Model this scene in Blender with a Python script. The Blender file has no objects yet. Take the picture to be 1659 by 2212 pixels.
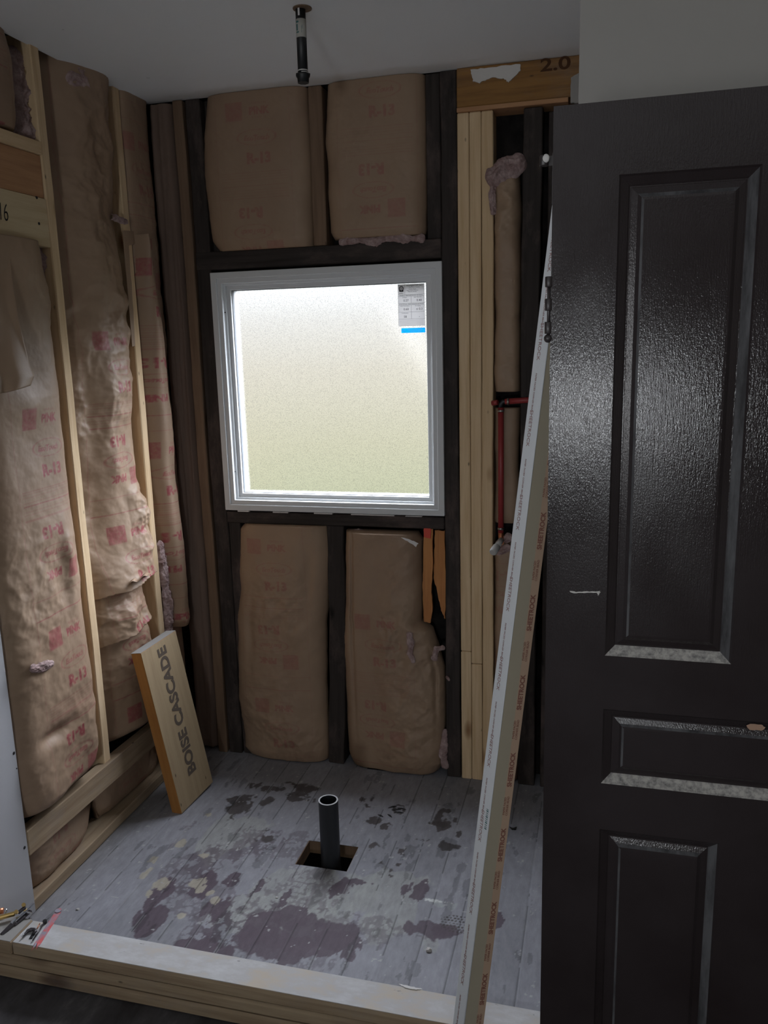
import bpy, bmesh, math, random
import numpy as np
from mathutils import Vector, Matrix
D = bpy.data
S = bpy.context.scene
COL = S.collection
PI = math.pi

# ---------------------------------------------------------------- camera
F_PX, YAW, PITCH, ROLL = 1771.1, 0.262395, 0.203606, -0.0263727
CAM = Vector((0, 0, 1.59))
_cy, _sy, _cp, _sp = math.cos(YAW), math.sin(YAW), math.cos(PITCH), math.sin(PITCH)
_fw = Vector((-_sy * _cp, _cy * _cp, -_sp))
_r0 = Vector((_cy, _sy, 0))
_u0 = _r0.cross(_fw)
_c, _s = math.cos(ROLL), math.sin(ROLL)
_rt = _c * _r0 + _s * _u0
_up = -_s * _r0 + _c * _u0
cd = D.cameras.new('camera')
cam = D.objects.new('camera', cd)
COL.objects.link(cam)
cd.sensor_fit = 'HORIZONTAL'
cd.sensor_width = 36
cd.lens = F_PX / 1659 * 36
cd.clip_start = 0.02
cam.matrix_world = Matrix(((_rt.x, _up.x, -_fw.x, CAM.x), (_rt.y, _up.y, -_fw.y, CAM.y), (_rt.z, _up.z, -_fw.z, CAM.z), (0, 0, 0, 1)))
S.camera = cam


def at(px, py, ax, val):
    """point of the plane (axis = value) seen at a pixel of the 1659x2212 frame"""
    d = (px - 829.5) / F_PX * _rt - (py - 1106) / F_PX * _up + _fw
    t = (val - CAM[ax]) / d[ax]
    return CAM + t * d


# ---------------------------------------------------------------- view, sky, lights
S.view_settings.view_transform = 'Standard'
S.view_settings.look = 'None'
S.view_settings.exposure = 0.0
S.view_settings.gamma = 1.0
S.view_settings.use_curve_mapping = False

SKY = 28.0          # radiance of the open sky above the haze and hedges
LEFTW = 15.0        # and in the left wall of that room
REAR = 18.0          # daylight in the window of the room behind the camera (watts)
w = D.worlds.new('overcast sky')
S.world = w
w.use_nodes = True
nt = w.node_tree
nt.nodes.clear()
o = nt.nodes.new('ShaderNodeOutputWorld')
b = nt.nodes.new('ShaderNodeBackground')
tc = nt.nodes.new('ShaderNodeTexCoord')
sx = nt.nodes.new('ShaderNodeSeparateXYZ')
mr = nt.nodes.new('ShaderNodeMapRange')
mr.inputs[1].default_value = -0.4
mr.inputs[2].default_value = 0.6
rp = nt.nodes.new('ShaderNodeValToRGB')
els = [(-0.4, (.10, .11, .07), 1), (-0.22, (.64, .69, .47), 1), (-0.12, (.76, .75, .57), 1), (-0.03, (.88, .85, .74), 1), (0.03, (.98, .98, .95), 1),
       (0.09, (1.15, 1.2, 1.25), 1), (0.20, (.92, .98, 1.08), SKY * .6), (0.45, (.92, .98, 1.10), SKY)]
cr = rp.color_ramp
while len(cr.elements) < len(els):
    cr.elements.new(0.5)
for e, (p, c, k) in zip(cr.elements, els):
    e.position = (p + 0.4) / 1.0
    e.color = (c[0] * k, c[1] * k, c[2] * k, 1)
nt.links.new(tc.outputs['Generated'], sx.inputs[0])
nt.links.new(sx.outputs[2], mr.inputs[0])
nt.links.new(mr.outputs[0], rp.inputs[0])
nt.links.new(rp.outputs[0], b.inputs[0])
nt.links.new(b.outputs[0], o.inputs[0])

# sky portal in the opening of the bathroom window
ld = D.lights.new('window_portal', 'AREA')
ld.shape = 'RECTANGLE'
ld.size, ld.size_y = .72, .73
ld.cycles.is_portal = True
lo = D.objects.new('window_portal', ld)
COL.objects.link(lo)
lo.location = (-.92, 2.83, 1.43)
lo.rotation_euler = (-PI / 2, 0, 0)
# daylight in the window of the rear wall, behind the camera
ld = D.lights.new('rear_window_daylight', 'AREA')
ld.shape = 'RECTANGLE'
ld.size, ld.size_y = .24, .30
ld.energy = REAR
ld.color = (.92, .96, 1.0)
lo = D.objects.new('rear_window_daylight', ld)
COL.objects.link(lo)
lo.location = (-.13, -2.44, 1.15)
lo.rotation_euler = (PI / 2, 0, 0)
ld = D.lights.new('left_window_daylight', 'AREA')
ld.shape = 'RECTANGLE'
ld.size, ld.size_y = .75, 1.0
ld.energy = LEFTW
ld.color = (.96, .97, 1.0)
lo = D.objects.new('left_window_daylight', ld)
COL.objects.link(lo)
lo.location = (-1.28, -.60, 1.45)
lo.rotation_euler = (PI / 2 + .55, 0, -PI / 2)


# ---------------------------------------------------------------- helpers
def tag(o, label=None, cat=None, group=None, kind=None):
    if label: o['label'] = label
    if cat: o['category'] = cat
    if group: o['group'] = group
    if kind: o['kind'] = kind
    return o


def mesh_obj(name, bm, mats, parent=None, smooth=False):
    me = D.meshes.new(name)
    bm.normal_update()
    bm.to_mesh(me)
    bm.free()
    for m in (mats if isinstance(mats, (list, tuple)) else [mats]):
        me.materials.append(m)
    if smooth:
        me.polygons.foreach_set('use_smooth', [True] * len(me.polygons))
    o = D.objects.new(name, me)
    COL.objects.link(o)
    if parent: o.parent = parent
    return o


def empty(name, loc=(0, 0, 0), rot=(0, 0, 0)):
    o = D.objects.new(name, None)
    COL.objects.link(o)
    o.location = loc
    o.rotation_euler = rot
    return o


def bx(bm, x0, x1, y0, y1, z0, z1, bev=0, mi=0, mat=None, seg=1):
    g = bmesh.ops.create_cube(bm, size=1)
    vs = g['verts']
    for v in vs:
        v.co = Vector((x0 + (v.co.x + .5) * (x1 - x0), y0 + (v.co.y + .5) * (y1 - y0), z0 + (v.co.z + .5) * (z1 - z0)))
    fs = list({f for v in vs for f in v.link_faces})
    for f in fs: f.material_index = mi
    if bev:
        es = list({e for v in vs for e in v.link_edges})
        r = bmesh.ops.bevel(bm, geom=es, offset=bev, segments=seg, affect='EDGES', profile=.5)
        vs = list({v for f in r['faces'] for v in f.verts} | {v for v in vs if v.is_valid})
        for f in r['faces']: f.material_index = mi
    if mat is not None:
        for v in vs:
            v.co = mat @ v.co
    return vs


def tube(bm, pts, r, n=16, mi=0, cap=True):
    pts = [Vector(p) for p in pts]
    rings = []
    prev = None
    for i, p in enumerate(pts):
        t = (pts[min(i + 1, len(pts) - 1)] - pts[max(i - 1, 0)]).normalized()
        a = Vector((0, 0, 1)) if abs(t.z) < .9 else Vector((0, 1, 0))
        if prev is not None: a = prev
        u = (a - t * a.dot(t)).normalized()
        prev = u
        v = t.cross(u)
        rr = r[i] if isinstance(r, (list, tuple)) else r
        rings.append([bm.verts.new(p + rr * (math.cos(2 * PI * k / n) * u + math.sin(2 * PI * k / n) * v)) for k in range(n)])
    for a_, b_ in zip(rings, rings[1:]):
        for k in range(n):
            f = bm.faces.new((a_[k], a_[(k + 1) % n], b_[(k + 1) % n], b_[k]))
            f.material_index = mi
            f.smooth = True
    if cap:
        for rg in (rings[0][::-1], rings[-1]):
            f = bm.faces.new(rg)
            f.material_index = mi
    return rings


# ---- 2-D value noise in numpy
def vnoise(x, y, seed=0):
    def h(i, j):
        n = (i.astype(np.int64) * 374761393 + j.astype(np.int64) * 668265263 + seed * 1442695041) & 0x7fffffff
        n = ((n ^ (n >> 13)) * 1274126177) & 0x7fffffff
        return ((n ^ (n >> 16)) & 0xffff) / 65535.0
    i, j = np.floor(x), np.floor(y)
    fx, fy = x - i, y - j
    fx = fx * fx * (3 - 2 * fx)
    fy = fy * fy * (3 - 2 * fy)
    return (h(i, j) * (1 - fx) + h(i + 1, j) * fx) * (1 - fy) + (h(i, j + 1) * (1 - fx) + h(i + 1, j + 1) * fx) * fy


def fbm(x, y, seed=0, oc=4):
    s, a, t = 0, 1, 0
    for k in range(oc):
        s = s + a * vnoise(x * 2 ** k + 17.3 * k, y * 2 ** k - 9.1 * k, seed + k)
        t += a
        a *= .5
    return s / t


def ridged(x, y, seed=0, oc=3):
    s, a, t = 0, 1, 0
    wx = x + .6 * vnoise(x * .7, y * .7, seed + 91)
    wy = y + .6 * vnoise(x * .7 + 5, y * .7 + 3, seed + 92)
    for k in range(oc):
        n = vnoise(wx * 1.9 ** k + 3.1 * k, wy * 1.9 ** k + 7.7 * k, seed + 10 * k)
        s = s + a * (1 - abs(2 * n - 1)) ** 2
        t += a
        a *= .55
    return s / t


# ---- raster of the built-in font, used to print ink on paper
_rc = {}
RES = 0.0012


def raster_text(s, h, shear=0, bold=0):
    key = (s, h, shear, bold)
    if key in _rc: return _rc[key]
    cu = D.curves.new('t', 'FONT')
    cu.body = s
    cu.size = h / .72
    cu.shear = shear
    cu.offset = bold
    cu.resolution_u = 3
    ob = D.objects.new('t', cu)
    COL.objects.link(ob)
    me = ob.to_mesh()
    me.calc_loop_triangles()
    V = np.array([v.co[:2] for v in me.vertices]) if len(me.vertices) else np.zeros((1, 2))
    T = [tuple(t.vertices) for t in me.loop_triangles]
    mn, mx = V.min(0), V.max(0)
    W_, H_ = int((mx[0] - mn[0]) / RES) + 2, int((mx[1] - mn[1]) / RES) + 2
    A = np.zeros((H_, W_), np.float32)
    P = (V - mn) / RES
    for t in T:
        p = P[list(t)]
        x0, y0 = np.floor(p.min(0)).astype(int)
        x1, y1 = np.ceil(p.max(0)).astype(int)
        X, Y = np.meshgrid(np.arange(x0, x1 + 1), np.arange(y0, y1 + 1))
        d = (p[1, 0] - p[0, 0]) * (p[2, 1] - p[0, 1]) - (p[2, 0] - p[0, 0]) * (p[1, 1] - p[0, 1])
        if abs(d) < 1e-9: continue
        a = ((p[1, 0] - X) * (p[2, 1] - Y) - (p[2, 0] - X) * (p[1, 1] - Y)) / d
        b_ = ((p[2, 0] - X) * (p[0, 1] - Y) - (p[0, 0] - X) * (p[2, 1] - Y)) / d
        m = (a >= -.05) & (b_ >= -.05) & (1 - a - b_ >= -.05)
        X, Y = X[m], Y[m]
        ok = (X >= 0) & (Y >= 0) & (X < W_) & (Y < H_)
        A[Y[ok], X[ok]] = 1
    ob.to_mesh_clear()
    D.objects.remove(ob)
    D.curves.remove(cu)
    _rc[key] = A
    return A


class Ink:
    def __init__(s, w_, h_):
        s.A = np.zeros((int(h_ / RES) + 2, int(w_ / RES) + 2), np.float32)

    def put(s, R, cx, cz, k):
        h_, w_ = R.shape
        x0, y0 = int(cx / RES - w_ / 2), int(cz / RES - h_ / 2)
        X0, Y0 = max(x0, 0), max(y0, 0)
        X1, Y1 = min(x0 + w_, s.A.shape[1]), min(y0 + h_, s.A.shape[0])
        if X1 <= X0 or Y1 <= Y0: return
        s.A[Y0:Y1, X0:X1] = np.maximum(s.A[Y0:Y1, X0:X1], R[Y0 - y0:Y1 - y0, X0 - x0:X1 - x0] * k)

    def text(s, t, cx, cz, h, flip=False, k=1, shear=0, bold=0):
        R = raster_text(t, h, shear, bold)
        s.put(R[::-1, ::-1] if flip else R, cx, cz, k)

    def rect(s, cx, cz, w_, h_, k):
        s.put(np.ones((max(1, int(h_ / RES)), max(1, int(w_ / RES))), np.float32), cx, cz, k)

    def oval(s, cx, cz, a, b_, k):
        n, m = int(2 * b_ / RES), int(2 * a / RES)
        Y, X = np.mgrid[0:n, 0:m]
        d = np.hypot((X - m / 2) / (m / 2), (Y - n / 2) / (n / 2))
        s.put(((d < 1) & (d > .90)).astype(np.float32), cx, cz, k)

    def sample(s, x, z):
        fx, fz = x / RES, z / RES
        i = np.clip(fx.astype(int), 0, s.A.shape[1] - 1)
        j = np.clip(fz.astype(int), 0, s.A.shape[0] - 1)
        i2 = np.clip(i + 1, 0, s.A.shape[1] - 1)
        j2 = np.clip(j + 1, 0, s.A.shape[0] - 1)
        return .25 * (s.A[j, i] + s.A[j, i2] + s.A[j2, i] + s.A[j2, i2])


def kraft_print(w_, z0, z1, phase, cx, k=1.0):
    """the repeating print of the paper facing: heights are measured from z0"""
    ink = Ink(w_, z1 - z0)
    z = phase
    while z > z0 - .7:
        e = z - z0
        ink.rect(cx - .062, e, .060, .058, .8 * k)
        ink.text('PINK', cx + .03, e - .002, .023, False, k, 0, .0013)
        ink.text('FIBERGLAS', cx + .03, e + .022, .008, False, .6 * k)
        ink.text('INSULATION', cx + .03, e - .022, .007, False, .5 * k)
        ink.text('EcoTouch', cx + .015, e - .085, .016, False, .9 * k, .2, .0008)
        ink.oval(cx + .015, e - .085, .072, .026, .6 * k)
        ink.text('R-13', cx + .02, e - .148, .033, False, k, 0, .0018)
        for q in range(11):
            ink.rect(cx, e - .195 - q * .008, .24, .0026 if q in (0, 5, 10) else .0019, .8 * k if q in (0, 5, 10) else .5 * k)
        ink.text('R-13', cx - .02, e - .322, .033, True, k, 0, .0018)
        ink.text('EcoTouch', cx - .015, e - .385, .016, True, .9 * k, .2, .0008)
        ink.oval(cx - .015, e - .385, .072, .026, .6 * k)
        ink.text('PINK', cx - .03, e - .445, .023, True, k, 0, .0013)
        ink.rect(cx + .062, e - .445, .060, .058, .8 * k)
        ink.rect(cx, e - .505, .26, .0026, .8 * k)
        ink.rect(cx, e - .560, .26, .0026, .8 * k)
        z -= .63
    for t in (-.132, .132):
        ink.rect(cx + t, (z1 - z0) / 2, .0024, z1 - z0, .35 * k)
    return ink


# ---------------------------------------------------------------- materials
def mat(name, col, rough=.7, spec=.3, metal=0):
    m = D.materials.new(name)
    m.use_nodes = True
    p = m.node_tree.nodes['Principled BSDF']
    p.inputs['Base Color'].default_value = (*col, 1)
    p.inputs['Roughness'].default_value = rough
    p.inputs['Specular IOR Level'].default_value = spec
    p.inputs['Metallic'].default_value = metal
    return m, m.node_tree, p


def N(nt, t, **kw):
    n = nt.nodes.new(t)
    for k, v in kw.items():
        if hasattr(n, k): setattr(n, k, v)
        else: n.inputs[k].default_value = v
    return n


def noise(nt, scale, detail=4, vec=None, rough=.55):
    n = N(nt, 'ShaderNodeTexNoise')
    n.inputs['Scale'].default_value = scale
    n.inputs['Detail'].default_value = detail
    n.inputs['Roughness'].default_value = rough
    if vec: nt.links.new(vec, n.inputs['Vector'])
    return n.outputs['Fac']


def ramp(nt, fac, stops):
    r = N(nt, 'ShaderNodeValToRGB')
    while len(r.color_ramp.elements) < len(stops): r.color_ramp.elements.new(.5)
    for e, (p, c) in zip(r.color_ramp.elements, stops):
        e.position = p
        e.color = (*c, 1) if len(c) == 3 else c
    nt.links.new(fac, r.inputs[0])
    return r.outputs[0]


def mix(nt, fac, a, b_, mode='MIX'):
    m = N(nt, 'ShaderNodeMix', data_type='RGBA', blend_type=mode)
    for s, v in ((0, fac), (6, a), (7, b_)):
        if hasattr(v, 'is_output'): nt.links.new(v, m.inputs[s])
        elif s == 0: m.inputs[0].default_value = v
        else: m.inputs[s].default_value = (*v, 1)
    return m.outputs[2]


def bump(nt, p, h, strength=.3, dist=.002):
    b_ = N(nt, 'ShaderNodeBump')
    b_.inputs['Strength'].default_value = strength
    b_.inputs['Distance'].default_value = dist
    nt.links.new(h, b_.inputs['Height'])
    nt.links.new(b_.outputs[0], p.inputs['Normal'])


def objvec(nt, sc=(1, 1, 1), rnd=True):
    tc_ = N(nt, 'ShaderNodeTexCoord')
    mp = N(nt, 'ShaderNodeMapping')
    mp.inputs['Scale'].default_value = sc
    nt.links.new(tc_.outputs['Object'], mp.inputs['Vector'])
    if rnd:
        oi = N(nt, 'ShaderNodeObjectInfo')
        ml = N(nt, 'ShaderNodeMath', operation='MULTIPLY')
        ml.inputs[1].default_value = 37
        cb = N(nt, 'ShaderNodeCombineXYZ')
        nt.links.new(oi.outputs['Random'], ml.inputs[0])
        for k in range(3): nt.links.new(ml.outputs[0], cb.inputs[k])
        nt.links.new(cb.outputs[0], mp.inputs['Location'])
    return mp.outputs[0]


def lumber(name, light, dark, knot, knots=.12, rough=.75, stain=0):
    m, nt, p = mat(name, light, rough, .2)
    v = objvec(nt, (1, 1, .06))
    g = noise(nt, 60, 5, v, .6)
    c = ramp(nt, g, [(.3, dark), (.6, light)])
    g2 = noise(nt, 4, 2, v)
    c = mix(nt, ramp(nt, g2, [(.35, (0, 0, 0)), (.75, (.55, .55, .55))]), c, dark)
    vk = objvec(nt, (1, 1, .45))
    vo = N(nt, 'ShaderNodeTexVoronoi')
    vo.inputs['Scale'].default_value = 7
    nt.links.new(vk, vo.inputs['Vector'])
    k = ramp(nt, vo.outputs['Distance'], [(0, (1, 1, 1)), (knots * .45, (.8, .8, .8)), (knots, (0, 0, 0))])
    c = mix(nt, k, c, knot)
    v2 = N(nt, 'ShaderNodeTexVoronoi')
    v2.inputs['Scale'].default_value = 17
    nt.links.new(vk, v2.inputs['Vector'])
    c = mix(nt, ramp(nt, v2.outputs['Distance'], [(0, (1, 1, 1)), (.07, (0, 0, 0))]), c, (.03, .02, .015))
    if stain:
        s = noise(nt, 9, 5, objvec(nt, (1, 1, .5)), .7)
        c = mix(nt, ramp(nt, s, [(.52, (0, 0, 0)), (.75, (stain,) * 3)]), c, (.22, .20, .19))
    nt.links.new(c, p.inputs['Base Color'])
    bump(nt, p, g, .35, .001)
    return m


M = {}
M['pine'] = lumber('fresh_pine', (.72, .55, .35), (.56, .39, .22), (.20, .085, .03), .15)
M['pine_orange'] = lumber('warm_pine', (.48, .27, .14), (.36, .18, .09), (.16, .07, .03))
M['pine_pale'] = lumber('pale_board', (.62, .50, .32), (.52, .39, .23), (.3, .18, .08), .05)
M['pine_grey'] = lumber('handled_pine', (.38, .29, .19), (.25, .175, .11), (.08, .045, .028), .20, .8, .45)
M['lvl'] = lumber('laminated_beam_edge', (.42, .20, .06), (.30, .13, .035), (.14, .06, .02), .02)
M['lvl_face'] = lumber('laminated_beam_face', (.43, .33, .20), (.34, .25, .15), (.2, .12, .06), .02)
M['amber'] = lumber('amber_header', (.30, .155, .05), (.17, .085, .03), (.06, .03, .012), .10, .7, .25)
M['brown'] = lumber('brown_old_wood', (.22, .145, .095), (.14, .09, .058), (.07, .04, .02))
M['splinter'] = lumber('freshly_split_wood', (.55, .25, .09), (.40, .16, .06), (.2, .08, .03), .06)
M['dark'] = lumber('dark_old_wood', (.045, .036, .032), (.022, .018, .016), (.008, .006, .005), .1, .7, 0)
nt = M['dark'].node_tree
p = nt.nodes['Principled BSDF']
l = p.inputs['Base Color'].links[0].from_socket
s1 = noise(nt, 12, 6, objvec(nt, (1, 1, .4)), .7)
nt.links.new(mix(nt, ramp(nt, s1, [(.50, (0, 0, 0)), (.72, (.6, .6, .6))]), l, (.13, .095, .085)), p.inputs['Base Color'])

m, nt, p = mat('black_sheathing', (.012, .011, .011), .85, .1)
nt.links.new(ramp(nt, noise(nt, 8, 5, objvec(nt), .6), [(.4, (.007, .006, .006)), (.7, (.03, .026, .024))]), p.inputs['Base Color'])
M['sheath'] = m

m, nt, p = mat('ceiling_paint', (.62, .63, .62), .8, .2)
n1 = noise(nt, 2.0, 3, objvec(nt, rnd=False))
n2 = noise(nt, 45, 4, objvec(nt, rnd=False))
c = mix(nt, n1, (.76, .77, .76), (.83, .835, .825))
c = mix(nt, ramp(nt, noise(nt, 26, 2, objvec(nt, rnd=False)), [(.77, (0, 0, 0)), (.80, (.5, .5, .5))]), c, (.4, .39, .38))
nt.links.new(c, p.inputs['Base Color'])
bump(nt, p, n2, .12, .001)
M['ceiling'] = m
m, nt, p = mat('drywall_paper', (.64, .64, .635), .85, .15)
nt.links.new(mix(nt, noise(nt, 3, 4, objvec(nt)), (.29, .28, .26), (.34, .325, .305)), p.inputs['Base Color'])
bump(nt, p, noise(nt, 300, 2, objvec(nt)), .1, .0005)
M['drywall'] = m
M['gypsum'] = mat('gypsum_core', (.55, .54, .52), .9, .1)[0]

# kraft paper facing with printed ink (attribute "ink")
m, nt, p = mat('kraft_facing', (.4, .3, .2), .52, .32)
v = objvec(nt)
n1 = noise(nt, 5, 5, v)
n2 = noise(nt, 140, 3, v)
c = mix(nt, n1, (.26, .172, .112), (.37, .262, .175))
c = mix(nt, ramp(nt, noise(nt, 2.2, 4, v), [(.5, (0, 0, 0)), (.8, (.4, .4, .4))]), c, (.21, .13, .095))
at_ = N(nt, 'ShaderNodeAttribute', attribute_name='ink')
blot = ramp(nt, noise(nt, 90, 2, v), [(.25, (.55, .55, .55)), (.6, (1, 1, 1))])
k = N(nt, 'ShaderNodeMath', operation='MULTIPLY')
nt.links.new(at_.outputs['Fac'], k.inputs[0])
nt.links.new(blot, k.inputs[1])
k2 = N(nt, 'ShaderNodeMath', operation='MULTIPLY')
nt.links.new(k.outputs[0], k2.inputs[0])
k2.inputs[1].default_value = .88
c = mix(nt, k2.outputs[0], c, (.27, .045, .06))
nt.links.new(c, p.inputs['Base Color'])
bump(nt, p, n2, .25, .0008)
M['kraft'] = m
m, nt, p = mat('pink_fiberglass', (.62, .40, .38), 1, 0)
nt.links.new(ramp(nt, noise(nt, 40, 6, objvec(nt), .7), [(.3, (.26, .16, .15)), (.7, (.58, .45, .43))]), p.inputs['Base Color'])
bump(nt, p, noise(nt, 160, 5, objvec(nt), .8), 1, .004)
M['pink'] = m
m, nt, p = mat('shaded_kraft', (.16, .105, .08), .75, .2)  # darker copy of the kraft facing, corner shade put into its colour
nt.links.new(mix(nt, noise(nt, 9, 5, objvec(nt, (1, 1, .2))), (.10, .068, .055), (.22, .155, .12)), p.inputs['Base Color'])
M['kraftshade'] = m

m, nt, p = mat('old_door_paint', (.02, .016, .016), .26, .45)
v = objvec(nt, (1, 1, .12), False)
vi = objvec(nt, (1, 1, 1), False)
g = noise(nt, 460, 2, v, .6)
g2 = noise(nt, 420, 2, objvec(nt, (1, 1, .6), False), .7)
c = ramp(nt, noise(nt, 3, 4, vi), [(.35, (.020, .014, .014)), (.7, (.036, .029, .030))])
nt.links.new(c, p.inputs['Base Color'])
nt.links.new(ramp(nt, noise(nt, 2.4, 3, objvec(nt, (1, 1, .6), False), .5), [(.42, (.13,) * 3), (.50, (.17,) * 3), (.56, (.25,) * 3)]), p.inputs['Roughness'])
ad = N(nt, 'ShaderNodeMath', operation='ADD')
nt.links.new(g, ad.inputs[0])
nt.links.new(g2, ad.inputs[1])
bump(nt, p, ad.outputs[0], .55, .0005)
M['door'] = m
m, nt, p = mat('settled_dust', (.22, .21, .20), .95, .1)
nt.links.new(ramp(nt, noise(nt, 90, 5, objvec(nt), .7), [(.3, (.12, .12, .12)), (.6, (.46, .44, .41))]), p.inputs['Base Color'])
M['dust'] = m
m, nt, p = mat('lit_moulding_grey', (.1, .1, .105), .7, .3)  # lighter grey stands in for side light on the door mouldings
nt.links.new(ramp(nt, noise(nt, 30, 5, objvec(nt, (1, 1, .2)), .7), [(.35, (.035, .034, .036)), (.6, (.11, .11, .115))]), p.inputs['Base Color'])
M['lit_edge'] = m
M['chip'] = mat('bare_chip', (.42, .27, .19), .8, .2)[0]
M['scratch'] = mat('white_scratch', (.6, .58, .55), .8, .2)[0]

M['vinyl'] = mat('white_vinyl', (.60, .615, .62), .45, .3)[0]
M['wallgrey'] = mat('grey_wall_paper', (.40, .40, .41), .85, .15)[0]
M['gasket'] = mat('grey_gasket', (.16, .17, .18), .6, .3)[0]
M['abs'] = mat('black_abs', (.012, .014, .017), .42, .5)[0]
M['abs_edge'] = mat('cut_pipe_rim', (.38, .38, .38), .7, .3)[0]
M['iron'] = mat('black_iron', (.012, .013, .014), .45, .5)[0]
M['paperlabel'] = mat('paper_label', (.42, .41, .37), .8, .2)[0]
M['teal'] = mat('teal_ink', (.05, .14, .14), .7, .2)[0]
M['blackink'] = mat('black_ink', (.015, .015, .018), .7, .2)[0]
M['greyink'] = mat('grey_stencil_ink', (.12, .095, .075), .8, .1)[0]
M['stampink'] = mat('dark_brown_stamp', (.075, .035, .018), .8, .1)[0]
M['redink'] = mat('faded_red_ink', (.34, .20, .19), .8, .1)[0]
M['brownink'] = mat('brown_red_ink', (.24, .11, .085), .8, .1)[0]
M['pex'] = mat('red_pex', (.27, .03, .03), .4, .4)[0]
M['steelring'] = mat('steel_ring', (.35, .33, .31), .35, .5, 1)[0]
M['copper'] = mat('copper', (.75, .30, .16), .35, .5, 1)[0]
M['brass'] = mat('brass', (.75, .52, .2), .3, .5, 1)[0]
M['greycap'] = mat('grey_plastic', (.42, .41, .39), .5, .4)[0]
M['chrome'] = mat('bright_steel', (.75, .77, .80), .2, .5, 1)[0]
M['steeldark'] = mat('dark_steel', (.09, .08, .085), .35, .5, .7)[0]
M['hinge'] = mat('painted_hinge', (.035, .028, .028), .35, .6)[0]
M['white'] = mat('white_paint', (.62, .60, .58), .7, .3)[0]
M['redtape'] = mat('red_tape', (.60, .07, .04), .5, .4)[0]
m, nt, p = mat('worn_red_paint', (.6, .12, .12), .6, .3)
nt.links.new(ramp(nt, noise(nt, 30, 4, objvec(nt), .6), [(.42, (.62, .13, .13)), (.56, (.30, .28, .33))]), p.inputs['Base Color'])
M['redstick'] = m
m, nt, p = mat('bead_white_paper', (.70, .73, .76), .6, .3)
nt.links.new(mix(nt, noise(nt, 4, 3, objvec(nt, (1, 1, .3))), (.68, .71, .74), (.76, .78, .80)), p.inputs['Base Color'])
M['beadwhite'] = m
M['beadkraft'] = mat('bead_tan_paper', (.36, .32, .24), .7, .25)[0]
M['beadkraft2'] = mat('bead_brown_paper', (.44, .31, .22), .7, .25)[0]
m, nt, p = mat('joint_compound', (.62, .6, .57), .85, .15)
bump(nt, p, noise(nt, 60, 4, objvec(nt)), .5, .003)
M['mud'] = m

# top of the curb: thinset smears over pine
m, nt, p = mat('smeared_curb_top', (.5, .49, .47), .8, .2)
v = objvec(nt, (1, 1, .5))
c = ramp(nt, noise(nt, 16, 6, v, .65), [(.35, (.50, .44, .36)), (.5, (.46, .45, .44)), (.66, (.55, .55, .55))])
c = mix(nt, ramp(nt, noise(nt, 60, 3, v), [(.7, (0, 0, 0)), (.76, (.8, .8, .8))]), c, (.2, .19, .18))
nt.links.new(c, p.inputs['Base Color'])
M['curbtop'] = m

# floor planks: vertex colour "paint"
m, nt, p = mat('painted_subfloor', (.2, .2, .2), .62, .3)
at_ = N(nt, 'ShaderNodeAttribute', attribute_name='paint')
v = objvec(nt, (1, .35, 1), False)
n1 = noise(nt, 55, 6, v, .65)
c = mix(nt, ramp(nt, n1, [(.35, (.75, .75, .75)), (.65, (1.12, 1.12, 1.12))]), (0, 0, 0), at_.outputs['Color'], 'MIX')
mm = N(nt, 'ShaderNodeMix', data_type='RGBA', blend_type='MULTIPLY')
mm.inputs[0].default_value = 1
nt.links.new(at_.outputs['Color'], mm.inputs[6])
nt.links.new(ramp(nt, n1, [(.3, (.78, .78, .78)), (.7, (1.1, 1.1, 1.1))]), mm.inputs[7])
nt.links.new(mm.outputs[2], p.inputs['Base Color'])
bump(nt, p, noise(nt, 120, 5, v, .6), .35, .001)
M['floor'] = m
m, nt, p = mat('outer_floor', (.05, .048, .05), .7, .25)
v = objvec(nt, (1, .5, 1), False)
c = ramp(nt, noise(nt, 7, 6, v, .65), [(.35, (.040, .036, .036)), (.55, (.085, .08, .082)), (.75, (.22, .21, .21))])
c = mix(nt, ramp(nt, noise(nt, 60, 4, objvec(nt, (1, .15, 1), False), .7), [(.55, (0, 0, 0)), (.8, (.6, .6, .6))]), c, (.035, .03, .03))
nt.links.new(c, p.inputs['Base Color'])
M['floor2'] = m

# frosted glass: tinted see-through with a pebbled grain, partly scattering
m, nt, p = mat('frosted_glass', (1, 1, 1), .2, .5)
nt.nodes.remove(p)
out = nt.nodes['Material Output']
v = objvec(nt, rnd=False)
gr = noise(nt, 420, 3, v, .6)
wv = N(nt, 'ShaderNodeMapRange')
sp = N(nt, 'ShaderNodeSeparateXYZ')
tr = N(nt, 'ShaderNodeBsdfTransparent')
nt.links.new(ramp(nt, gr, [(.36, (.66, .66, .68)), (.50, (.95, .95, .95)), (.62, (1, 1, 1))]), tr.inputs[0])
rf = N(nt, 'ShaderNodeBsdfRefraction')
rf.inputs['IOR'].default_value = 1.25
rf.inputs['Roughness'].default_value = .12
rf.inputs['Color'].default_value = (.95, .97, .97, 1)
bp = N(nt, 'ShaderNodeBump')
bp.inputs['Strength'].default_value = .5
bp.inputs['Distance'].default_value = .0015
nt.links.new(gr, bp.inputs['Height'])
nt.links.new(bp.outputs[0], rf.inputs['Normal'])
gl = N(nt, 'ShaderNodeBsdfGlossy')
gl.inputs['Roughness'].default_value = .12
gl.inputs['Color'].default_value = (1, 1, 1, 1)
ms = N(nt, 'ShaderNodeMixShader')
ms.inputs[0].default_value = .20
nt.links.new(tr.outputs[0], ms.inputs[1])
nt.links.new(rf.outputs[0], ms.inputs[2])
ms2 = N(nt, 'ShaderNodeMixShader')
ms2.inputs[0].default_value = .05
nt.links.new(ms.outputs[0], ms2.inputs[1])
nt.links.new(gl.outputs[0], ms2.inputs[2])
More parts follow.
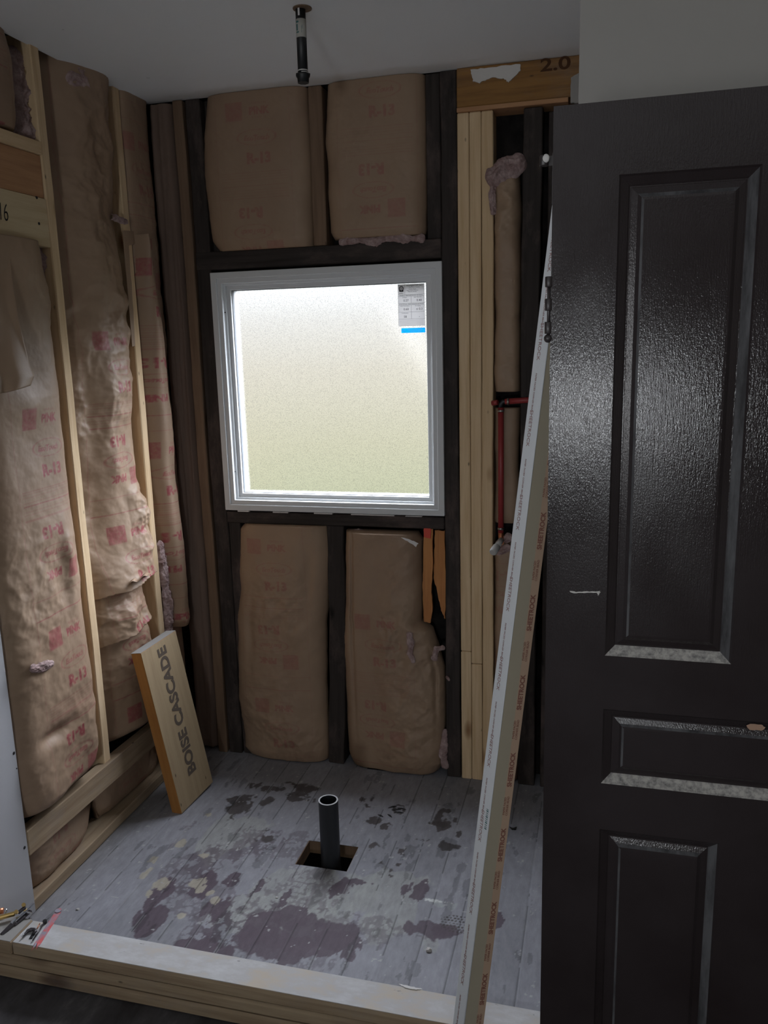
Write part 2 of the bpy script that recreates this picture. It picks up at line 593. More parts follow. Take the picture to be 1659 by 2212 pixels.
nt.links.new(ms2.outputs[0], out.inputs[0])
M['glass'] = m


def translucent(name, col, t=.5):
    m, nt, p = mat(name, col, .8, .1)
    out = nt.nodes['Material Output']
    a = N(nt, 'ShaderNodeBsdfTranslucent')
    a.inputs[0].default_value = (*col, 1)
    x = N(nt, 'ShaderNodeMixShader')
    x.inputs[0].default_value = t
    nt.links.new(p.outputs[0], x.inputs[1])
    nt.links.new(a.outputs[0], x.inputs[2])
    nt.links.new(x.outputs[0], out.inputs[0])
    return m


M['sticker'] = translucent('label_paper', (.74, .73, .72), .33)
M['stickerblue'] = translucent('blue_label_paper', (.04, .50, .85), .5)
M['lace'] = M['white']

# ---------------------------------------------------------------- the setting
XL, YB, ZC = -1.55, 2.755, 2.42


def struct(name, bm, m, **k):
    o = mesh_obj(name, bm, m, **k)
    o['kind'] = 'structure'
    return o


bm = bmesh.new()
bx(bm, -1.56, 1.7, -2.6, 2.765, ZC, ZC + .013)
struct('ceiling', bm, M['ceiling'])
bm = bmesh.new()
bx(bm, -1.75, 1.7, -2.6, 2.9, ZC + .09, ZC + .11)
struct('ceiling', bm, M['sheath'])

WX0, WX1, WZ0, WZ1 = -1.347, -.519, .995, 1.846
bm = bmesh.new()
y0, y1 = YB + .088, YB + .105
bx(bm, -1.75, WX0 + .02, y0, y1, -.3, 2.55)
bx(bm, WX1 - .02, 1.7, y0, y1, -.3, 2.55)
bx(bm, WX0 + .02, WX1 - .02, y0, y1, -.3, WZ0 + .02)
bx(bm, WX0 + .02, WX1 - .02, y0, y1, WZ1 - .02, 2.55)
struct('wall_back', bm, M['sheath'])
bm = bmesh.new()
bx(bm, XL - .105, XL - .089, 1.0, 2.86, -.3, 2.55)
struct('wall_left', bm, M['sheath'])
# drywall on the near left wall, with the dark screw holes
bm = bmesh.new()
bx(bm, XL, XL + .0125, -2.6, 1.745, .015, ZC)
wl = struct('wall_left', bm, M['wallgrey'])
for px, py in ((30, 1627), (53, 1831), (36, 1660)):
    pt = at(px, py, 0, XL + .0127)
    bm = bmesh.new()
    tube(bm, [pt + Vector((-.004, 0, 0)), pt + Vector((.0006, 0, 0))], .0045 if py != 1660 else .002, 12)
    so = mesh_obj('screw_head', bm, M['iron'], wl)
# finished wall end that hides the right of the alcove
bm = bmesh.new()
bx(bm, -.056, 1.7, 1.62, 1.633, 0, ZC)
bx(bm, -.056, -.043, 1.633, 1.74, 0, ZC)
struct('wall_right', bm, M['drywall'])
bm = bmesh.new()
bx(bm, 1.0, 1.02, 1.7, 2.86, 0, 2.5)
struct('wall_right', bm, M['sheath'])
bm = bmesh.new()
bx(bm, 1.68, 1.7, -2.6, 1.63, 0, ZC)
struct('wall_right', bm, M['drywall'])
bm = bmesh.new()
bx(bm, -1.6, 1.7, -2.6, -2.5, 0, ZC)
struct('wall_rear', bm, M['drywall'])

# ---- floor: old tongue-and-groove planks, worn grey paint, with the square drain hole
HX0, HX1, HY0, HY1 = -.890, -.722, 2.132, 2.262
FX0, FX1, FY0, FY1 = -1.56, .20, 1.56, 2.84
step = .0032
xs = np.arange(FX0, FX1 + step, step)
ys = np.arange(FY0, FY1 + step, step)
X, Y = np.meshgrid(xs, ys)
PW = .0885
pl = np.floor((X + 3) / PW)
fr = (X + 3) / PW - pl
seam = np.minimum(fr, 1 - fr) * PW
shade = vnoise(pl * 1.7 + 3, pl * 0 + 2, 5)
base = np.array([.285, .288, .315])
rgb = base[None, None, :] * (0.86 + .22 * shade)[..., None]
big = fbm(X * 3.2, Y * 3.2, 3, 5)
rgb *= (.80 + .42 * big)[..., None]
wear = fbm(X * 26, Y * 9, 21, 5)
fine = fbm(X * 70, Y * 60, 31, 4)
wn = fbm(X * 9, Y * 7, 77, 5)


def blob(px, py, rx, ry, col, rot=0, edge=.9, k=1.0, thr=None):
    """a worn patch or print: centre by floor pixel, radii in metres"""
    c = at(px, py, 2, 0)
    R_ = max(rx, ry) * 2.2
    j0, j1 = np.searchsorted(ys, c.y - R_), np.searchsorted(ys, c.y + R_)
    i0, i1 = np.searchsorted(xs, c.x - R_), np.searchsorted(xs, c.x + R_)
    if j1 <= j0 or i1 <= i0: return
    A_, B_ = X[j0:j1, i0:i1], Y[j0:j1, i0:i1]
    dx, dy = A_ - c.x, B_ - c.y
    q = min(max(.55 / min(rx, ry), 8), 90)
    n_ = fbm(A_ * q * 1.15, B_ * q * .5, int(px + py), 5)
    n2_ = fbm(A_ * q * 3.4, B_ * q * 1.5, int(px * 3 + py), 4)
    d = np.hypot(dx / rx, dy / ry) + edge * (n_ - .5) * 2.6 + edge * 1.1 * (n2_ - .5)
    a = np.clip((1.0 - d) / .08, 0, 1)
    if thr is not None: a = a * np.clip((thr(A_, B_) - .5) / .05, 0, 1)
    a = (a * k)[..., None]
    rgb[j0:j1, i0:i1] = rgb[j0:j1, i0:i1] * (1 - a) + np.array(col) * a


PUR = (.105, .078, .098)
DRK = (.070, .060, .058)
PAL = (.35, .36, .345)
CRM = (.42, .385, .31)
spk = lambda a, b_: ridged(a * 55, b_ * 40, 8, 3) * .6 + fbm(a * 40, b_ * 30, 9, 4) * .55
# pale areas where paint is scuffed light
for q in ((640, 1935, .10, .11), (560, 1985, .13, .07), (770, 1930, .08, .10), (640, 1990, .20, .06), (860, 1940, .07, .12), (840, 2000, .12, .05), (480, 1800, .10, .10), (700, 1960, .12, .08)):
    blob(*q, PAL, edge=1.0, k=.65)
# bare purple brown patches
for q in ((620, 1985, .085, .055), (560, 1998, .05, .05), (700, 2020, .09, .05), (740, 2035, .065, .030), (590, 2040, .085, .05), (655, 2045, .12, .03),
          (338, 1990, .045, .075), (462, 1955, .032, .075), (440, 1915, .030, .05), (500, 1905, .02, .035), (352, 1925, .028, .06), (430, 2050, .08, .035), (880, 1920, .032, .045), (905, 1925, .02, .045),
          (735, 1915, .028, .055), (775, 1905, .03, .012), (915, 2005, .055, .035), (955, 2010, .05, .025), (560, 1912, .012, .04), (620, 1935, .014, .05), (1078, 1988, .02, .03)):
    blob(*q, PUR, edge=.8, k=.93)
# broken, scratchy edges around them
for q in ((520, 1975, .13, .09), (470, 2010, .14, .06), (540, 2050, .20, .05), (420, 1960, .09, .12), (660, 1920, .12, .10), (400, 1880, .07, .10), (700, 1990, .25, .05), (620, 1830, .10, .08), (560, 1820, .14, .10), (470, 1850, .1, .1)):
    blob(*q, PUR, edge=1.0, k=.45, thr=spk)
# damp shoe prints and mud near the back
mud = lambda a, b_: .12 + fbm(a * 34, b_ * 30, 15, 4) * .85
for q in ((560, 1725, .075, .05), (600, 1705, .10, .035), (650, 1700, .06, .03), (640, 1725, .05, .03), (520, 1745, .05, .05), (500, 1732, .035, .03), (575, 1808, .04, .035), (510, 1765, .03, .025),
          (795, 1727, .03, .022), (832, 1785, .022, .028), (810, 1772, .025, .02), (862, 1748, .022, .028), (800, 1738, .02, .02),
          (966, 1772, .035, .055), (968, 1828, .040, .036), (990, 1795, .010, .05), (948, 1780, .03, .015), (913, 1812, .028, .012), (810, 1832, .020, .030), (822, 1868, .012, .02), (865, 1850, .012, .05), (850, 1880, .012, .04)):
    blob(*q, DRK, edge=.55, k=.92, thr=mud)
# dotted sole print
c0 = at(1000, 1998, 2, 0)
sole = (np.hypot((X - c0.x) / .065, (Y - c0.y) / .040) < 1)
hx = (X * 1.0) / .0105
hy = (Y * 1.0) / .0105
row = np.floor(hy)
dots = np.hypot((hx + .5 * (row % 2)) % 1 - .5, hy % 1 - .5) < .30
rgb[sole & dots] = np.array(DRK) * 1.1
# cream chips of old paint
for q in ((392, 1822, .014, .022), (330, 1858, .010, .018), (312, 1890, .012, .014), (322, 1880, .008, .016), (352, 1905, .022, .030), (322, 1932, .017, .028), (426, 1905, .022, .02), (430, 1920, .016, .022), (455, 1928, .012, .012), (390, 1978, .012, .012), (462, 1945, .012, .016), (440, 1848, .016, .010), (450, 1760, .014, .010)):
    blob(*q, CRM, edge=.75, k=.9)
blob(940, 1946, .040, .008, (.62, .64, .62), edge=.6)
blob(935, 1952, .05, .014, (.36, .38, .38), edge=1.0, k=.7)
blob(330, 2008, .006, .003, (.6, .6, .6), edge=.2)
# plain strip along the left plate
dxl = np.clip((X - (-1.56)) / .16 + .3 * (big - .5), 0, 1)
rgb[:] = rgb * dxl[..., None] ** .3 + np.array([.25, .235, .22])[None, None, :] * (1 - dxl[..., None] ** .3)
scr = (seam < .0014) & (fbm(X * 4, Y * 14, 41, 3) > .47)
rgb[scr] = rgb[scr] * .45
scr2 = (seam > .0014) & (seam < .004) & (fbm(X * 6, Y * 9, 42, 3) > .56)
rgb[scr2] = rgb[scr2] * .5 + .5 * np.array([.30, .30, .31])
rgb[wear > .70] *= .7
rgb[fine > .80] = (.42, .42, .42)
nx_, ny_ = len(xs), len(ys)
idx = np.arange(nx_ * ny_).reshape(ny_, nx_)
cx_, cy_ = (X[:-1, :-1] + step / 2), (Y[:-1, :-1] + step / 2)
keep = ~((cx_ > HX0) & (cx_ < HX1) & (cy_ > HY0 + .05 * (cx_ - HX0) * 0) & (cy_ < HY1))
keep &= ~((cx_ > -.83) & (cx_ < -.72) & (cy_ > 2.745) & (cy_ < 2.80))
q0 = np.stack([idx[:-1, :-1], idx[:-1, 1:], idx[1:, 1:], idx[1:, :-1]], -1)[keep]
Zf = -.0012 * (seam < .0016) + .0006 * (shade - .5)
co = np.stack([X, Y, Zf], -1).reshape(-1, 3)


def np_mesh(name, co, quads, m, parent=None, colors=None, fl=None, smooth=True, recalc=False):
    me = D.meshes.new(name)
    me.vertices.add(len(co))
    me.vertices.foreach_set('co', co.astype(np.float32).ravel())
    me.loops.add(quads.size)
    me.loops.foreach_set('vertex_index', quads.astype(np.int32).ravel())
    me.polygons.add(len(quads))
    me.polygons.foreach_set('loop_start', (np.arange(len(quads)) * 4).astype(np.int32))
    me.polygons.foreach_set('loop_total', np.full(len(quads), 4, np.int32))
    me.polygons.foreach_set('use_smooth', np.full(len(quads), smooth))
    for mm_ in (m if isinstance(m, list) else [m]): me.materials.append(mm_)
    if colors is not None:
        a = me.color_attributes.new('paint', 'FLOAT_COLOR', 'POINT')
        a.data.foreach_set('color', np.concatenate([colors, np.ones((len(colors), 1))], 1).astype(np.float32).ravel())
    if fl is not None:
        a = me.attributes.new('ink', 'FLOAT', 'POINT')
        a.data.foreach_set('value', fl.astype(np.float32).ravel())
    me.update(calc_edges=True)
    me.validate()
    o = D.objects.new(name, me)
    COL.objects.link(o)
    if parent: o.parent = parent
    return o


fo = np_mesh('floor', co, q0, M['floor'], colors=rgb.reshape(-1, 3))
fo['kind'] = 'structure'
bm = bmesh.new()      # thickness of the planks around the hole
t_ = .022
bx(bm, HX0 - .012, HX0 + .001, HY0 - .01, HY1 + .01, -t_ * 2, -.0016)
bx(bm, HX1 - .001, HX1 + .012, HY0 - .01, HY1 + .01, -t_ * 2, -.0016)
bx(bm, HX0, HX1, HY1 - .001, HY1 + .012, -t_ * 2, -.0016)
bx(bm, HX0, HX1, HY0 - .012, HY0 + .001, -t_ * 2, -.0016)
struct('trim_1', bm, M['brown'])
bm = bmesh.new()
bx(bm, -1.8, 1.7, 1.2, 2.9, -.34, -.32)
struct('floor', bm, M['sheath'])
bm = bmesh.new()
bx(bm, -1.6, 1.7, -2.6, 1.56, -.02, -.0)
bx(bm, .20, 1.7, 1.56, 2.84, -.02, 0)
struct('floor', bm, M['floor2'])


# ---------------------------------------------------------------- lumber pieces
def board(name, x0, x1, y0, y1, z0, z1, m, axis='z', label=None, cat=None, group=None, bev=.003, tilt=(0, 0, 0), parent=None, wob=.0):
    """a sawn board whose grain runs along its long axis (local z)"""
    c = Vector(((x0 + x1) / 2, (y0 + y1) / 2, (z0 + z1) / 2))
    dx, dy, dz = x1 - x0, y1 - y0, z1 - z0
    rot = {'z': Matrix.Identity(3), 'x': Matrix.Rotation(PI / 2, 3, 'Y'), 'y': Matrix.Rotation(-PI / 2, 3, 'X')}[axis]
    if axis == 'x': dx, dz = dz, dx
    if axis == 'y': dy, dz = dz, dy
    bm = bmesh.new()
    bx(bm, -dx / 2, dx / 2, -dy / 2, dy / 2, -dz / 2, dz / 2, bev)
    if wob:
        n = max(2, int(dz / .08))
        for k in range(1, n):
            bmesh.ops.bisect_plane(bm, geom=bm.verts[:] + bm.edges[:] + bm.faces[:], plane_co=(0, 0, -dz / 2 + dz * k / n), plane_no=(0, 0, 1))
        rr = random.Random(int(abs(x0 + y0 * 7 + z1 * 3) * 1000))
        ph = rr.random() * 6
        for v in bm.verts:
            v.co.x += wob * math.sin(v.co.z * 5 + ph) + wob * .5 * math.sin(v.co.z * 23 + ph * 2) * (1 if v.co.x > 0 else -1)
            v.co.y += wob * .4 * math.cos(v.co.z * 9 + ph)
    o = mesh_obj(name, bm, m, parent)
    R_ = Matrix.Rotation(tilt[2], 3, 'Z') @ Matrix.Rotation(tilt[1], 3, 'Y') @ Matrix.Rotation(tilt[0], 3, 'X') @ rot
    o.rotation_euler = R_.to_euler()
    o.location = c
    tag(o, label, cat, group)
    return o


G1 = 'pine studs of the left wall'
board('wall_stud', XL - .089, XL, 2.147, 2.185, .19, ZC + .03, M['pine'], label='pine wall stud beside the horizontal header boards, nearer of the two on the left wall', cat='stud', group=G1, wob=.001)
board('wall_stud', XL - .089, XL, 2.547, 2.585, .19, ZC + .03, M['pine'], label='pine wall stud above the leaning engineered beam offcut, left wall', cat='stud', group=G1, wob=.001)
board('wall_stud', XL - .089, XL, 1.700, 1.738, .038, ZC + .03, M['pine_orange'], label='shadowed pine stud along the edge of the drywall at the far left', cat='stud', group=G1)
# corner studs
board('corner_stud', -1.450, -1.412, YB - .006, YB + .083, 0, ZC - .002, M['brown'], label='greyish brown corner stud facing the room left of the window', cat='stud', wob=.002)
# old dark framing of the back wall
G2 = 'old dark studs of the back wall'
board('old_stud', -1.405, -1.350, YB, YB + .085, 0, ZC - .002, M['dark'], label='blackened old full-height stud left of the window', cat='stud', group=G2, wob=.002)
board('old_stud', -1.349, -1.303, YB + .006, YB + .085, 0, .945, M['dark'], label='short blackened stud under the left end of the window sill', cat='stud', group=G2, wob=.002)
board('old_stud', -1.349, -1.302, YB + .03, YB + .085, 1.918, ZC - .002, M['dark'], label='short blackened stud above the left end of the window header', cat='stud', group=G2)
board('old_stud', -.972, -.908, YB + .004, YB + .085, 0, .945, M['dark'], label='blackened stud between the two paper faced batts under the window', cat='stud', group=G2, wob=.004, tilt=(0, .03, 0))
board('old_stud', -.570, -.523, YB + .008, YB + .085, 1.918, ZC - .002, M['dark'], label='dark stud right of the upper batts, above the window header', cat='stud', group=G2)
board('old_stud', -.522, -.470, YB - .002, YB + .085, 0, ZC - .002, M['dark'], label='dark stained full-height stud between window and new pine posts', cat='stud', group=G2, wob=.002)
board('old_stud', -.262, -.203, YB - .002, YB + .085, 0, 2.288, M['dark'], label='dark stud right of the narrow bay with the red pipe', cat='stud', group=G2, wob=.002)
board('old_stud', -.182, -.125, YB - .004, YB + .085, 0, 2.27, M['dark'], label='dark stud just behind the hinge edge of the brown door', cat='stud', group=G2)
board('window_header', -1.405, -.523, YB - .001, YB + .085, 1.856, 1.918, M['dark'], 'x', label='black old timber header across the top of the window', cat='beam', wob=.001)
board('rough_sill', -1.350, -.523, YB - .002, YB + .085, .944, .988, M['dark'], 'x', label='black old rough sill timber under the window', cat='beam', wob=.001)
board('cripple_stud', -.962, -.915, YB + .002, YB + .085, 1.918, ZC - .002, M['brown'], label='short brown stud between the two batts above the window', cat='stud', wob=.001)
# pale shim chips along the sill
for (a, b_, c, d) in ((-1.30, -1.255, .989, .9945), (-1.16, -1.10, .989, .993), (-1.0, -.93, .989, .9935), (-.86, -.70, .989, .993), (-.66, -.60, .989, .992)):
    bm = bmesh.new()
    bx(bm, a, b_, YB - .012, YB + .02, c, d, .0008)
    o = mesh_obj('shim_strip', bm, M['white'])
    tag(o, 'thin pale shim chip squeezed between window frame and black sill', 'shim', 'pale shim chips under the window')

# three new posts and the laminated header
G3 = 'new pine posts right of the window'
for i, (x0, lab) in enumerate(((-.467, 'leftmost of the three new pine posts, against the dark stud'), (-.4285, 'middle one of the three new pine posts, with a joint low down'), (-.390, 'rightmost of the three new pine posts, beside the red pipe'))):
    r = empty('post', (x0, YB - .004, 0))
    tag(r, lab, 'post', G3)
    cut = (.50, .455, 1.9)[i]
    tops = 2.291
    if i < 2:
        a = board('lower_length', x0, x0 + .037, YB - .004, YB + .085, 0, cut - .0015, M['pine'])
        b_ = board('upper_length', x0, x0 + .037, YB - .004, YB + .085, cut, tops, M['pine'])
        parts = (a, b_)
    else:
        parts = (board('timber', x0, x0 + .037, YB - .003, YB + .085, 0, tops, M['pine'], wob=.001),)
    for q in parts:
        q.location -= r.location
        q.parent = r
hd = board('header_beam', -.467, .30, YB - .008, YB + .085, 2.305, ZC - .001, M['amber'], 'x', label='amber laminated header beam above the new posts, marked 2.0', cat='beam')
board('head_plate', -.467, -.125, YB - .010, YB + .085, 2.2915, 2.3045, M['pine_orange'], 'x', label='thin wooden strip under the amber header beam', cat='board', bev=.001)


def local_to(parent, o):
    bpy.context.view_layer.update()
    mw = o.matrix_world.copy()
    o.parent = parent
    o.matrix_parent_inverse = parent.matrix_world.inverted()
    o.matrix_basis = mw


def lettering(parent, s, origin, right, up, size, m, name='lettering', shear=0, bold=0, lift=.0006, sx=1.0, align='CENTER'):
    cu = D.curves.new('t', 'FONT')
    cu.body = s
    cu.size = size
    cu.shear = shear
    cu.offset = bold
    cu.align_x = align
    cu.align_y = 'CENTER'
    cu.resolution_u = 4
    cu.extrude = .00015
    ob = D.objects.new('t', cu)
    COL.objects.link(ob)
    me = D.meshes.new_from_object(ob)
    D.objects.remove(ob)
    D.curves.remove(cu)
    right, up = Vector(right).normalized(), Vector(up).normalized()
    nrm = right.cross(up)
    for v in me.vertices:
        v.co = Vector(origin) + right * v.co.x * sx + up * v.co.y + nrm * (v.co.z + lift)
    me.materials.clear()
    me.materials.append(m)
    o = D.objects.new(name, me)
    COL.objects.link(o)
    if parent: local_to(parent, o)
    return o


lettering(hd, '2.0', (-.165, YB - .0085, 2.399), (1, 0, 0), (0, 0, 1), .050, M['stampink'], bold=.001, sx=1.5)


def poly_patch(name, pts, y, thick, m, parent=None, axis=1, seed=0, jit=0, sub=6):
    """an irregular flat patch standing off a plane"""
    rr = random.Random(seed)
    out = []
    for i, p_ in enumerate(pts):
        q = pts[(i + 1) % len(pts)]
        for k in range(sub):
            t = k / sub
            out.append((p_[0] + (q[0] - p_[0]) * t + rr.uniform(-jit, jit), p_[1] + (q[1] - p_[1]) * t + rr.uniform(-jit, jit)))
    bm = bmesh.new()
    mk = (lambda a, b_, d: (a, d, b_)) if axis == 1 else ((lambda a, b_, d: (d, a, b_)) if axis == 0 else (lambda a, b_, d: (a, b_, d)))
    f_ = [bm.verts.new(mk(a, b_, y)) for a, b_ in out]
    g_ = [bm.verts.new(mk(a, b_, y + thick)) for a, b_ in out]
    bm.faces.new(f_)
    bm.faces.new(g_[::-1])
    n = len(out)
    for i in range(n):
        bm.faces.new((f_[i], g_[i], g_[(i + 1) % n], f_[(i + 1) % n]))
    bmesh.ops.recalc_face_normals(bm, faces=bm.faces[:])
    bmesh.ops.triangulate(bm, faces=[f for f in bm.faces if len(f.verts) > 4])
    o = mesh_obj(name, bm, m)
    if parent: local_to(parent, o)
    return o


mp = [(at(px, py, 1, YB - .01).x, at(px, py, 1, YB - .01).z) for px, py in ((1017, 151), (1062, 146), (1124, 138), (1124, 152), (1108, 170), (1098, 178), (1088, 170), (1060, 168), (1036, 180), (1022, 176))]
tag(poly_patch('plaster_remnant', mp, YB - .0135, .006, M['mud'], hd, seed=3, jit=.0015))
mp = [(at(px, py, 1, YB - .01).x, at(px, py, 1, YB - .01).z) for px, py in ((1234, 170), (1251, 160), (1252, 225), (1232, 224))]
o = poly_patch('drywall_scrap', mp, YB - .024, .012, M['drywall'], None, seed=4, jit=.001)
tag(o, 'narrow white drywall scrap at the right end of the amber header', 'drywall')

# header boards high on the left wall
G4 = 'horizontal boards high on the left wall'
board('header_board', XL - .05, XL + .004, 1.739, 2.146, 2.133, 2.168, M['pine'], 'y', label='narrow light pine board, topmost of the horizontal header boards', cat='board', group=G4, bev=.002)
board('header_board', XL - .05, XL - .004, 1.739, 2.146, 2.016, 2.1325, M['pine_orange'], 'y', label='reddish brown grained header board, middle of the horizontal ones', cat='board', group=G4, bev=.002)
hb = board('header_board', XL - .05, XL + .001, 1.739, 2.146, 1.883, 2.0155, M['pine_pale'], 'y', label='pale yellow header board with handwritten 16, lowest of three', cat='board', group=G4, bev=.002)
lettering(hb, '-16', (XL + .0012, at(2, 466, 0, XL).y, 1.953), (0, 1, 0), (0, 0, 1), .066, M['blackink'], shear=.15, bold=-.0008, sx=.62)
for px, py in ((79, 427), (84, 483)):
    pt = at(px, py, 0, XL + .001)
    bm = bmesh.new()
    tube(bm, [pt + Vector((-.003, 0, 0)), pt + Vector((.0012, 0, 0))], .004, 12)
    local_to(hb, mesh_obj('screw_head', bm, M['iron']))

# low blocking and bottom plate on the left
board('low_blocking', XL - .025, XL + .0125, 1.748, 2.62, .180, .258, M['pine_grey'], 'y', label='horizontal two-by-four nailed low across the left wall studs', cat='board', wob=.001, tilt=(-.018, 0, 0))
board('bottom_plate', XL - .089, XL, 1.70, 2.74, 0.0015, .040, M['pine_grey'], 'y', label='bottom plate lying on the floor along the left wall', cat='board', wob=.001)

# ---- the curb: three stacked two-by-fours
G5 = 'stacked boards of the shower curb'
cx0, cx1 = -1.424, .35
board('curb_board', -1.535, cx1, 1.517, 1.606, 0.0015, .0362, M['pine_grey'], 'x', bev=.006, label='bottom board of the three stacked curb boards', cat='board', group=G5, wob=.0006)
board('curb_board', -1.535, cx1, 1.517, 1.606, .0395, .0742, M['pine_grey'], 'x', bev=.006, label='middle board of the three stacked curb boards', cat='board', group=G5, wob=.0006)
r = board('curb_board', cx0, cx1, 1.515, 1.606, .0778, .113, M['pine_grey'], 'x', bev=.006, label='top curb board with a whitish smeared upper face', cat='board', group=G5, wob=.0004)
sk = board('smeared_top', cx0 + .002, cx1 - .002, 1.520, 1.601, .1122, .1140, M['curbtop'], 'x', bev=.0005)
local_to(r, sk)
r = board('curb_block', -1.533, cx0 - .003, 1.517, 1.606, .0765, .113, M['pine_grey'], 'x', label='short end block at the left of the curb, under the pliers', cat='block')
local_to(r, board('smeared_top', -1.531, cx0 - .005, 1.519, 1.604, .1128, .1142, M['drywall'], 'x', bev=.0005))

# ---- split shims right of the lower batts
r = empty('split_shim', (-.565, YB, .6))
tag(r, 'splintered orange wood pieces right of the batts under the window sill', 'wood scrap')
a = poly_patch('left_splinter', [(-.602, .60), (-.578, .595), (-.570, .66), (-.574, .72), (-.568, .80), (-.566, .945), (-.598, .945), (-.601, .80), (-.606, .73)], YB + .004, .012, M['splinter'], r, seed=7, jit=.0012)
a = poly_patch('right_splinter', [(-.566, .76), (-.552, .70), (-.540, .64), (-.528, .61), (-.523, .70), (-.525, .935), (-.560, .938), (-.563, .85)], YB + .016, .012, M['splinter'], r, seed=8, jit=.0015)
a = poly_patch('red_tape', [(-.597, .915), (-.573, .910), (-.570, .946), (-.596, .949)], YB - .001, .004, M['redtape'], r, seed=9, jit=.0012)


# ---------------------------------------------------------------- insulation batts
def fluff(name, pts, r, parent=None, seed=0, m='pink', flat=.5, axis=1):
    """a torn, matted tuft of fibreglass along a line: one ragged sheet"""
    pts = [Vector(p_) for p_ in pts]
    if len(pts) == 1: pts = [pts[0] - Vector((0, 0, .004)), pts[0] + Vector((0, 0, .004))]
    rs = list(r) if isinstance(r, (list, tuple)) else [r] * len(pts)
    order = sorted(range(len(pts)), key=lambda k_: (pts[k_].z if axis == 0 or abs(pts[0].z - pts[-1].z) > abs(pts[0].x - pts[-1].x) else pts[k_].x))
    pts = [pts[k_] for k_ in order]
    rs = [rs[k_] for k_ in order]
    L_ = [0]
    for a, b_ in zip(pts, pts[1:]): L_.append(L_[-1] + (b_ - a).length)
    tot = L_[-1] + rs[0] + rs[-1]
    n = max(14, int(tot / .0016))
    w_ = 26
    T_, S_ = np.meshgrid(np.linspace(-rs[0], L_[-1] + rs[-1], n), np.linspace(-1, 1, w_), indexing='ij')
    C_ = [np.interp(T_, L_, [p_[k_] for p_ in pts]) for k_ in range(3)]
    d = (pts[-1] - pts[0]).normalized()
    ext = np.clip(-T_, 0, 9) * -1 + np.clip(T_ - L_[-1], 0, 9)
    C_ = [C_[k_] + ext * d[k_] for k_ in range(3)]
    nrm = Vector((1, 0, 0)) if axis == 0 else Vector((0, -1, 0))
    sd = nrm.cross(d).normalized()
    rad = np.interp(T_, L_, rs)
    env = np.sqrt(np.clip(1 - (np.clip(-T_, 0, 9) / rs[0]) ** 2, 0, 1)) * np.sqrt(np.clip(1 - (np.clip(T_ - L_[-1], 0, 9) / rs[-1]) ** 2, 0, 1))
    q = .5 / np.mean(rs)
    rg = .55 + .9 * fbm(T_ * q + seed, np.sign(S_) * 3 + 5, seed, 4)
    wid = rad * (.25 + .75 * env) * rg
    hgt = rad * flat * 1.5 * np.sqrt(np.clip(1 - S_ ** 2, 0, 1)) * (.15 + .85 * env) * (.35 + 1.1 * fbm(T_ * q * 1.4, S_ * 1.6 + seed, seed + 3, 5)) - .35 * rad * flat
    hgt = hgt + rad * flat * .5 * (ridged(T_ * q * 3, S_ * 3.0, seed + 9, 3) - .5)
    lat = S_ * wid + rad * .18 * (fbm(T_ * q * 4, S_ * 4, seed + 6, 3) - .5)
    P_ = np.stack([C_[k_] + sd[k_] * lat + nrm[k_] * hgt for k_ in range(3)], -1).reshape(-1, 3)
    id_ = np.arange(n * w_).reshape(n, w_)
    Q_ = np.stack([id_[:-1, :-1], id_[:-1, 1:], id_[1:, 1:], id_[1:, :-1]], -1).reshape(-1, 4)
    o = np_mesh(name, P_, Q_, M[m])
    if parent: local_to(parent, o)
    return o


def voro(x, y, seed):
    """distance to the nearest jittered point"""
    i, j = np.floor(x), np.floor(y)
    d = np.full(x.shape, 9.0)
    for a in (-1, 0, 1):
        for b_ in (-1, 0, 1):
            ci, cj = i + a, j + b_
            jx = vnoise(ci + .0, cj + .0, seed)
            jy = vnoise(ci + .0, cj + .0, seed + 501)
            wt = vnoise(ci + .0, cj + .0, seed + 907)
            d = np.minimum(d, np.hypot(x - ci - jx, y - cj - jy) + .45 * wt)
    return d


def crease(a, b_, seed):
    """crumpled paper: crisp facets meeting along irregular fold lines"""
    wa = a + .035 * (fbm(a * 9, b_ * 9, seed + 1, 2) - .5)
    wb = b_ + .035 * (fbm(a * 9 + 9, b_ * 9, seed + 2, 2) - .5)
    th = .5 + .4 * math.sin(seed)
    ca, sa = math.cos(th), math.sin(th)
    u, v_ = wa * ca + wb * sa, -wa * sa + wb * ca
    m_ = np.clip(vnoise(a * 6, b_ * 4, seed + 50) * 2.4 - .75, 0.06, 1)
    return (.62 * voro(u * 10, v_ * 17, seed) + .30 * voro(u * 26, v_ * 21, seed + 3) + .14 * voro(u * 44, v_ * 60, seed + 5)) * m_ * 1.15


